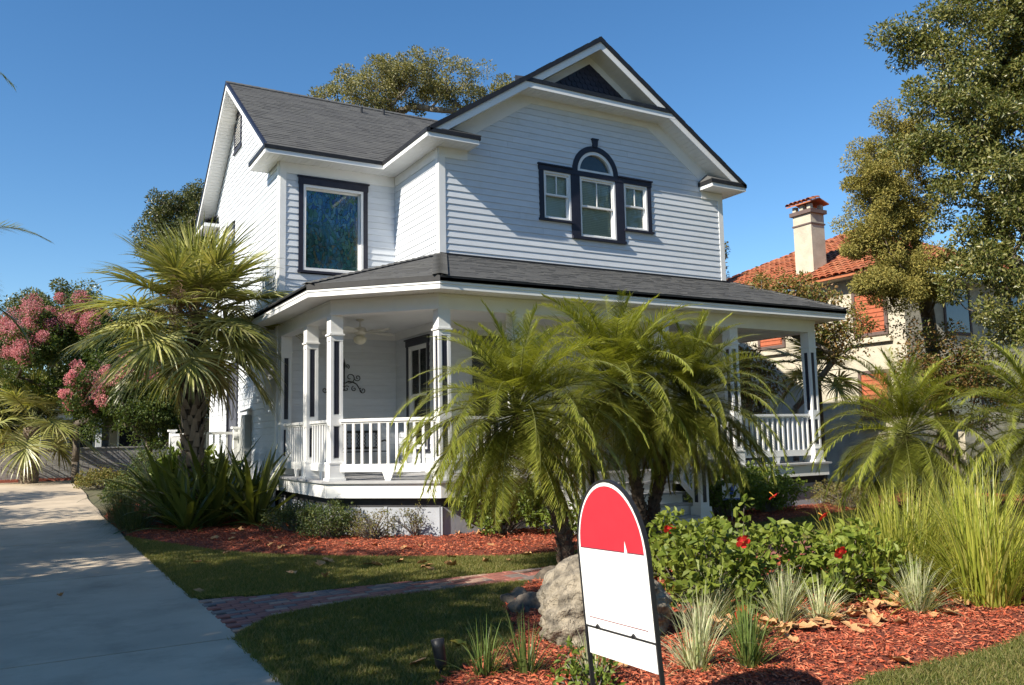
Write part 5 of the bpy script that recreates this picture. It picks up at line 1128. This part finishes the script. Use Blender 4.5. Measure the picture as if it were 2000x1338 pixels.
STR = [strap_leaf(L, w, R_(el), dr, rg) for L, w, el, dr in ((1.3, .11, 84, .2), (1.45, .12, 70, .4), (1.5, .12, 57, .6), (1.45, .12, 44, .8), (1.3, .11, 30, .9), (1.1, .09, 12, .9))]
for i, (lb, p, n, s) in enumerate((('strap-leaved lily clump with sunlit yellow green tips beside the porch', (-.62, -.9), 34, 1.0), ('strap-leaved lily clump in shade at the middle of the driveway bed', (-1.35, -.55), 34, 1.0), ('strap-leaved lily clump under the fan palm', (-1.1, .5), 30, 1.1), ('dark strap-leaved lily clump nearest the driveway edge', (-1.95, .3), 30, .95), ('strap-leaved lily clump against the house corner', (-.5, .35), 28, 1.0), ('strap-leaved lily clump in front of the sago palm', (-1.75, 1.6), 32, 1.05), ('strap-leaved lily clump at the front of the driveway bed', (-1.85, -.9), 28, .85))):
    t = thing('crinum_lily', lb, 'plant', (p[0], p[1], .02)); rn = random.Random(i)
    for k in range(n):
        f = (k+.5)/n; o = part('leaf', STR[min(5, int(f*6))], t, (rn.uniform(-.06, .06), rn.uniform(-.06, .06), 0), (rn.uniform(-.2, .2), rn.uniform(-.1, .1), k*2.399)); q = 1.2*s*rn.uniform(.75, 1.1); o.scale = (q, q, q)
M['cycad'] = leafmat('sago_leaf', [(.02, .045, .015), (.035, .065, .02), (.05, .08, .025)], rough=.35, trans=.12, spec=.5)
CYC = [pinnate_mesh('frond', 1.25, R_(el), dr, 60, .14, .009, M['cycad'], rg, hang=.15, petiole=.12) for el, dr in ((70, .9), (50, 1.1), (30, 1.0), (12, .8))]
cy = thing('sago_palm', 'dark sago palm with stiff arching fronds beside the driveway', 'plant', (-1.95, 3.4, Hz(3.4)))
b = MB(); palm_trunk(b, [(0, 0, -.05), (0, 0, .3), (0, 0, .5)], [.2, .2, .15], random.Random(2), 60, .05); b.build('trunk', M['palmbark'], cy)
for i in range(44): part('frond', CYC[min(3, i//11)], cy, (0, 0, .5), (0, 0, i*2.399), (1.2, 1.2, 1.2))
M['mondo'] = leafmat('dark_border_grass', [(.03, .05, .012), (.06, .08, .02), (.10, .10, .03)], rough=.5, trans=.25)
for i in range(9):
    clump('border_grass', ['dark border grass tuft spilling onto the driveway edge, farthest back', 'dark border grass tuft spilling onto the driveway edge, nearest the camera'][0 if i < 8 else 1] if i in (0, 8) else 'dark border grass tuft in the row along the driveway edge', (-2.62+.12*math.sin(i*2.), 3.3-.45*i), 170, .8, .010, .8, 1.6, M['mondo'], 140+i, r=.18, group='border grass along the driveway')
# ------------------------------------------------------------------ rocks
def rock(label, loc, size, m, seed, sub=5, rough=.16):
    import bmesh
    bm = bmesh.new(); bmesh.ops.create_icosphere(bm, subdivisions=sub, radius=1); rng = np.random.default_rng(seed)
    V = np.array([v.co[:] for v in bm.verts]); d = np.zeros(len(V))
    for k in range(7):
        f = 1.3*1.9**k; ph = rng.random((3, 3))*6.28; q = rng.normal(size=(3, 3))*f
        for j in range(3): d += rough/(1.65**k)*np.sin(V@q[j]+ph[j, 0])*.5
    V2 = V*(1+d)[:, None]*np.array(size)[None]; V2[:, 2] = np.maximum(V2[:, 2], -size[2]*.45)
    for v, c in zip(bm.verts, V2): v.co = c
    me = bpy.data.meshes.new('boulder'); bm.to_mesh(me); bm.free(); me.materials.append(m); me.polygons.foreach_set('use_smooth', [True]*len(me.polygons)); me.update()
    o = part('boulder', me, None, loc, (0, 0, seed)); return tag(o, label, 'rock')
rock('big pale grey boulder behind the yard sign', (-.42, -11.72, .2), (.60, .46, .41), M['rock'], 3, 6)
rock('dark rough rock on the lawn edge left of the boulder', (-.36, -10.45, .04), (.2, .17, .13), M['darkrock'], 5, 4, .22)
rock('small dark rock at the foot of the leaning palm', (-.2, -9.95, .04), (.17, .14, .11), M['darkrock'], 8, 4, .22)
rock('low dark rock beside the palm trunk and path', (.72, -9.15, .04), (.22, .16, .12), M['darkrock'], 9, 4, .2)
rock('dark flat rock in the boulder bed behind the sign', (.1, -11.1, .03), (.22, .22, .14), M['darkrock'], 12, 4, .2)
# ------------------------------------------------------------------ fallen leaves
M['dry'] = mat('dry_leaf', (.58, .33, .15), (.42, .21, .09), rough=.8, scale=20)
M['yel'] = mat('yellow_leaf', (.62, .42, .04), (.5, .32, .03), rough=.7, scale=20)
def leafshape(seed, curl):
    rng = random.Random(seed); b = MB(); n = 7; L = []
    prof = [.0, .45, .62, .55, .66, .35, 0]
    for i in range(n):
        t = i/(n-1); w = prof[i]*.5*rng.uniform(.8, 1.2); z = curl*(t-.5)**2*.5; L.append(((t-.5), -w, z+curl*w*rng.uniform(.5, 1.1))); L.append(((t-.5), 0, z)); L.append(((t-.5), w, z+curl*w*rng.uniform(.5, 1.1)))
    F = []
    for i in range(n-1): F += [(3*i, 3*i+1, 3*i+4, 3*i+3), (3*i+1, 3*i+2, 3*i+5, 3*i+4)]
    b.add(L, F); return b.mesh('fallen_leaf', M['dry'], True)
LF = [leafshape(s, c) for s, c in ((1, .6), (2, .9), (3, .3), (4, 1.1), (5, .7))]
def fallen(x, y, label, group, z=.035, s=None):
    o = part('fallen_leaf', random.choice(LF), None, (x, y, z+Hz(y)), (random.uniform(-.3, .3), random.uniform(-.3, .3), random.uniform(0, 6.3))); s = s or random.uniform(.13, .2); o.scale = (s, s*random.uniform(.7, 1), s); return tag(o, label, 'leaf', group)
for x, y in ((-1.71, -2.77), (-1.26, -3.63), (-1.49, -.89), (-1.08, -1.75), (-1.17, -4.23), (-.83, -5.2), (-.22, -5.0), (-1.31, -2.22), (-1.13, -4.7), (.56, -5.9), (1.52, -5.27), (2.02, -5.01), (2.02, -5.68), (1.96, -6.25), (1.47, -6.36), (2.86, -5.54), (2.48, -5.21), (1.69, -4.75), (-1.5, -3.1), (-.9, -3.3), (.1, -5.3), (-.6, -4.5), (1.1, -6.6), (.3, -5.9)):
    fallen(x, y, 'dry tan leaf on the red mulch along the porch', 'fallen leaves on the porch bed', .075)
for x, y in ((-.59, -6.84), (-.54, -6.98), (.55, -6.9), (.2, -7.6), (-1.1, -6.44), (-.95, -6.29), (-1.87, -4.5), (-.19, -6.89), (-.13, -7.7), (.72, -7.59), (1.44, -7.4), (-.07, -7.5), (-1.37, -7.5), (-2.4, -5.2), (.0, -7.2), (1.0, -7.7), (-1.6, -6.9)):
    fallen(x, y, 'curled brown leaf on the lawn between porch bed and path', 'fallen leaves on the middle lawn', .05)
for x, y in ((.81, -12.24), (1.37, -12.07), (1.75, -11.96), (1.41, -12.45), (1.78, -12.37), (1.07, -12.64), (1.26, -12.67), (1.69, -12.54), (1.64, -12.72), (2.16, -12.8), (2.31, -12.86), (2.75, -12.68), (1.66, -12.85), (.94, -12.54), (.75, -12.51), (.42, -12.18), (.66, -12.14), (2.81, -12.45), (3.13, -12.54), (-.79, -12.56), (-.93, -12.54), (2.17, -12.13), (2.26, -12.32), (2.4, -12.73), (1.95, -12.6), (1.5, -12.75), (1.2, -12.8), (2.0, -12.25), (2.55, -12.55), (.55, -12.7), (.2, -12.6), (1.15, -12.5)):
    fallen(x, y, 'large tan leaf in the drift along the flower bed', 'drift of dry leaves in the flower bed', .085, random.uniform(.13, .19))
rl = random.Random(77)
for k in range(60):
    t = rl.random(); x = .3+2.7*t; y = -12.35-.12*t+rl.gauss(0, .17)
    fallen(x, y, 'large tan leaf in the drift along the flower bed', 'drift of dry leaves in the flower bed', .085+.03*rl.random(), rl.uniform(.12, .2))
for x, y in ((4.43, -6.3), (5.07, -6.2), (5.51, -6.1), (5.89, -6.7), (6.43, -6.65), (3.9, -6.6), (6.2, -6.4)):
    fallen(x, y, 'dry leaf near the foot of the porch steps', 'fallen leaves by the steps', .05)
fallen(-4.07, -6.79, 'dark curled leaf lying alone on the driveway concrete', None, .03, .13)
fallen(-2.75, -7.45, 'tan leaf on the driveway edge where the path begins', None, .03, .17)
fallen(.76, -13.46, 'tan leaf at the lower edge of the red mulch', None, .06, .17)
o = fallen(-1.51, -11.26, 'bright yellow leaf on the shaded lawn', None, .05, .15); o.data = o.data.copy(); o.data.materials[0] = M['yel']
fallen(-2.0, -11.57, 'brown leaf beside the garden spotlight', None, .05, .18)
# ------------------------------------------------------------------ block wall, far left house and car
M['block'] = mat('painted_block', (.42, .41, .39), (.35, .34, .33), rough=.9, scale=6, bump=.3)
bw = thing('block_wall', 'low grey concrete block wall at the end of the driveway', 'wall', (0, 18.2, .38))
b = MB(); b.box(-9.5, 1.2, .02, .17, -.2, 1.12); b.build('mortar', mat('mortar', (.33, .32, .30), rough=1.), bw)
blk = MB(); blk.box(-.192, .192, 0, .19, 0, .187); blk = blk.mesh('block', M['block'])
for r in range(6):
    for i in range(26): part('block', blk, bw, (-9.3+.4*i+(.2 if r % 2 else 0), 0, -.05+.195*r))
b = MB(); b.box(-9.55, 1.25, -.03, .22, 1.122, 1.17); b.build('wall_cap', M['block'], bw)
nh = thing('neighbour_porch', 'shaded cream house with white porch posts behind the block wall', 'house', (-3, 27, .38))
M['cream'] = mat('cream_wall', (.45, .42, .34), (.4, .37, .3), rough=.9)
b = MB(); b.box(-8, 9, 2.2, 8, 0, 3.0); b.build('wall', M['cream'], nh)
b = MB(); b.slab([(-8.6, -.6, 2.75), (9.6, -.6, 2.75), (9.6, 4.5, 4.6), (-8.6, 4.5, 4.6)], (0, 0, .12)); b.build('roof', M['shingle'], nh)
b = MB(); b.box(-8.3, 9.2, -.3, -.1, 2.45, 2.75); b.build('porch_beam', M['trim'], nh)
for x in (-3.6, -.9, 1.6, 4.2):
    b = MB(); b.box(x-.13, x+.13, -.33, -.07, 0, 2.45); b.box(x-.18, x+.18, -.38, -.02, 0, .25); b.box(x-.16, x+.16, -.36, -.04, .95, 1.05); b.build('porch_post', M['cream'] if x < -1 else M['trim'], nh)
for x in (-2.6, .4, 2.6, 5.2):
    b = MB(); frame(b, lambda a, o, z: (a, 2.2-o, z), x, x+1.2, .9, 2.3, .09, 0, .05); w_ = b.build('window', M['trim'], nh)
    b = MB(); b.box(x+.09, x+1.11, 2.17, 2.19, .99, 2.21); b.build('pane', mat('dark_glass', (.02, .025, .03), rough=.08, spec=.8), w_)
car = thing('parked_car', 'white car parked behind the block wall, only its roof and windows in view', 'car', (-6.1, 21.2, .38))
M['carw'] = mat('car_white', (.7, .71, .72), (.68, .69, .7), rough=.2, spec=.6)
b = MB(); prof = [(-2.2, .35), (-2.25, .75), (-1.9, .95), (-1.0, 1.02), (2.1, 1.0), (2.25, .7), (2.2, .35)]
b.slab([(x, -.85, z) for x, z in prof], (0, 1.7, 0)); b.build('body', M['carw'], car)
b = MB(); b.hexa([(-1.15, -.78, 1.0), (1.9, -.78, 1.0), (1.9, .78, 1.0), (-1.15, .78, 1.0), (-.35, -.62, 1.46), (1.2, -.62, 1.46), (1.2, .62, 1.46), (-.35, .62, 1.46)]); b.build('windows', mat('car_glass', (.03, .05, .06), rough=.06, spec=.9), car)
b = MB(); b.hexa([(-.4, -.64, 1.45), (1.25, -.64, 1.45), (1.25, .64, 1.45), (-.4, .64, 1.45), (-.2, -.56, 1.52), (1.05, -.56, 1.52), (1.05, .56, 1.52), (-.2, .56, 1.52)]); b.build('car_roof', M['carw'], car)
for x in (-1.4, 1.4):
    for y in (-.82, .82):
        b = MB(); b.tube([(x, y-.1, .33), (x, y+.1, .33)], .33, 18); w_ = b.build('wheel', M['iron'], car); b = MB(); b.tube([(x, y-.11, .33), (x, y+.11, .33)], .2, 14); b.build('rim', M['galv'], w_)
# ------------------------------------------------------------------ stucco house on the right
nb = thing('stucco_house', 'cream stucco house with orange clay tile roof behind the right trees', 'house', (17.8, -2, 0))
b = MB(); b.box(0, 12, 0, 12, 0, 6.3); b.build('wall', M['stucco'], nb)
b = MB(); b.box(-.5, -.0, -.3, 3.9, 6.3, 6.42); b.build('eave', M['stucco'], nb)
def barrel_tiles(p0, u, v, nu, nv, wu, wv, keep):
    p0, u, v = Vector(p0), Vector(u).normalized(), Vector(v).normalized(); n = u.cross(v).normalized(); n = n if n.z > 0 else -n; V = []; F = []
    for j in range(nv):
        for i in range(nu):
            if not keep((i+.5)*wu, (j+.5)*wv): continue
            o = p0+u*(i*wu)+v*(j*wv)+n*random.uniform(0, .02); k = len(V)
            for vv, hh in ((0, .03), (wv*1.12, 0)):
                for t in range(5):
                    a = math.pi*t/4; V.append(tuple(o+u*(wu/2-math.cos(a)*wu*.5)+v*vv+n*(math.sin(a)*.075+hh)))
            F += [(k+t, k+t+1, k+t+6, k+t+5) for t in range(4)]
    return V, F
hip = 6.0; rh = 3.1; Ls = math.hypot(hip+.6, rh)
b = MB(); b.slab([(-.6, -.6, 6.35), (-.6, 12.6, 6.35), (hip, 6, 6.35+rh)], (0, 0, -.05)); b.slab([(-.6, -.6, 6.35), (12.6, -.6, 6.35), (hip, 6, 6.35+rh)], (0, 0, -.05)); rf = b.build('roof', M['tile'], nb)
V, F = barrel_tiles((-.6, -.6, 6.37), (0, 1, 0), (hip+.6, 0, rh), 52, 24, .254, .31, lambda a, c: c/Ls < min(a, 13.2-a)/6.6)
npobj('clay_tiles', V, F, M['tile'], rf, kind='stuff')
V, F = barrel_tiles((-.6, -.6, 6.37), (1, 0, 0), (0, hip+.6, rh), 52, 24, .254, .31, lambda a, c: c/Ls < min(a, 13.2-a)/6.6)
npobj('clay_tiles', V, F, M['tile'], rf, kind='stuff')
ch = MB(); ch.box(.3, .95, 3.4, 4.15, 6, 8.9); ch = ch.build('chimney', M['stucco'], nb)
M['brown'] = mat('brown_band', (.13, .09, .08), rough=.8)
b = MB(); b.box(.27, .98, 3.37, 4.18, 8.52, 8.57); b.box(.22, 1.03, 3.32, 4.23, 8.9, 9.03); b.build('chimney_band', M['brown'], ch)
for x in (.3, .81):
    for y in (3.4, 3.71, 4.01):
        b = MB(); b.box(x, x+.14, y, y+.14, 9.03, 9.22); b.build('chimney_pier', M['stucco'], ch)

b = MB(); b.slab([(.16, 3.26, 9.22), (.16, 4.29, 9.22), (.62, 4.29, 9.38), (.62, 3.26, 9.38)], (0, 0, .04)); b.slab([(1.09, 3.26, 9.22), (1.09, 4.29, 9.22), (.62, 4.29, 9.38), (.62, 3.26, 9.38)], (0, 0, .04)); b.build('chimney_cap', M['tile'], ch)
V, F = barrel_tiles((.14, 3.24, 9.25), (0, 1, 0), (.48, 0, .16), 6, 2, .178, .25, lambda a, c: True); npobj('cap_tiles', V, F, M['tile'], ch, kind='stuff')
M['shutter'] = mat('red_shutter', (.40, .11, .05), (.34, .09, .04), rough=.7)
for (y0, y1, z0, z1) in ((.55, 1.75, 4.45, 5.85), (.6, 1.7, 1.9, 3.4), (4.5, 5.7, 4.45, 5.85)):
    b = MB(); frame(b, lambda a, o, z: (-o, a, z), y0, y1, z0, z1, .1, 0, .06); w_ = b.build('window', M['brown'], nb)
    b = MB(); b.box(-.03, -.005, y0+.1, y1-.1, z0+.1, z1-.1); b.build('shutter', M['shutter'], w_)
    for k in range(8):
        zz = z0+.14+k*(z1-z0-.28)/8; b = MB(); b.slab([(-.05, y0+.12, zz), (-.05, y1-.12, zz), (-.03, y1-.12, zz+.1), (-.03, y0+.12, zz+.1)], (.01, 0, 0)); b.build('slat', M['shutter'], w_)
    b = MB(); b.box(-.14, 0, y0-.12, y1+.12, z0-.22, z0-.1); b.build('sill', M['stucco'], w_)
M['winblue'] = mat('reflecting_glass', (.05, .07, .10), rough=.05, spec=.9)
for (x0, x1, z0, z1) in ((1.9, 3.3, 4.45, 6.0), (1.5, 3.6, .6, 3.35), (5.5, 7, 4.45, 6.0)):
    b = MB(); frame(b, lambda a, o, z: (a, -o, z), x0, x1, z0, z1, .1, -.02, .03); w_ = b.build('window', M['brown'], nb); b = MB(); b.box(x0+.1, x1-.1, -.015, -.004, z0+.1, z1-.1); b.build('pane', M['winblue'], w_)
    b = MB(); b.box(x0-.2, x1+.3, -.35, 0, z1+.05, z1+.2); b.build('hood', M['stucco'], w_)
b = MB(); b.box(1.6, 16, -.55, -.35, 0, 1.5); gwl = b.build('garden_wall', M['stucco']); gwl.location = (17.8, -2, 0); tag(gwl, 'low cream garden wall in front of the stucco house', 'wall')
# dark fan palm between the porch and the stucco wall
dp = thing('fan_palm', 'grey green fan palm in front of the stucco wall, right of the porch corner', 'palm tree', (13.6, -2.2, 0))
b = MB(); b.tube([(0, 0, -.1), (0, 0, 3.0)], [.13, .11], 10); b.build('trunk', M['palmbark'], dp)
for i in range(16):
    o = part('frond', SAB[min(6, i*7//16)], dp, (0, 0, 3.1), (0, 0, i*2.399)); o.scale = (.75, .75, .75)
sb = thing('tree_trunk', 'bare dark tree trunk standing behind the porch railing', 'tree', (12.0, -1.2, 0)); b = MB(); b.tube([(0, 0, -.1), (0, 0, 2.0), (.05, 0, 3.6)], [.2, .17, .15], 10); b.build('trunk', M['bark'], sb)
# ------------------------------------------------------------------ street trees left of the driveway: they shade the drive and the near lawn
M['shade'] = leafmat('street_tree_leaf', [(.04, .07, .015), (.07, .10, .025), (.10, .13, .035)], rough=.5, trans=.25)
for i, (x, y, h, r, n, nc) in enumerate(((-12.0, -11.8, 8.4, 2.4, 15000, 90), (-12.6, -9.2, 8.9, 2.8, 15000, 96), (-12.2, -5.0, 8.3, 2.5, 8500, 56), (-12.4, -1.4, 9.1, 2.6, 17000, 100), (-13.0, 3.8, 7.4, 2.3, 5500, 44), (-13.4, 8.6, 7.4, 2.3, 5500, 44), (-12.0, -17.6, 7.2, 2.2, 6000, 44))):
    tree('street_tree', 'street tree out of view left of the driveway', (x, y, 0), (x, y, 3.4), [(x, y, h-2.4, r, r, 2.3), (x+.8, y+1.2, h-4.2, r*.9, r*.9, 1.8)], M['shade'], int(nc*1.25), .75, int(n*1.5), .2, .1, 200+i, .2, M['bark'], group='street trees left of the drive')

M['far'] = leafmat('far_oak_leaf', [(.045, .06, .018), (.075, .085, .03), (.11, .12, .045)], rough=.5, trans=.2)
for i, (x, y, h, r) in enumerate(((6, -27, 15, 4.2), (14, -28, 17, 4.6), (23, -27, 16, 4.6), (32, -25, 16, 4.6), (-3, -31, 14, 4))):
    tree('street_tree', 'tall tree across the street behind the viewer', (x, y, 0), (x, y, 5), [(x, y, h-4.5, r, r, 4.5), (x+2, y, h-8, r, r, 3)], M['far'], 90, 1.25, 13000, .34, .17, 230+i, .35, M['bark'], group='trees across the street')
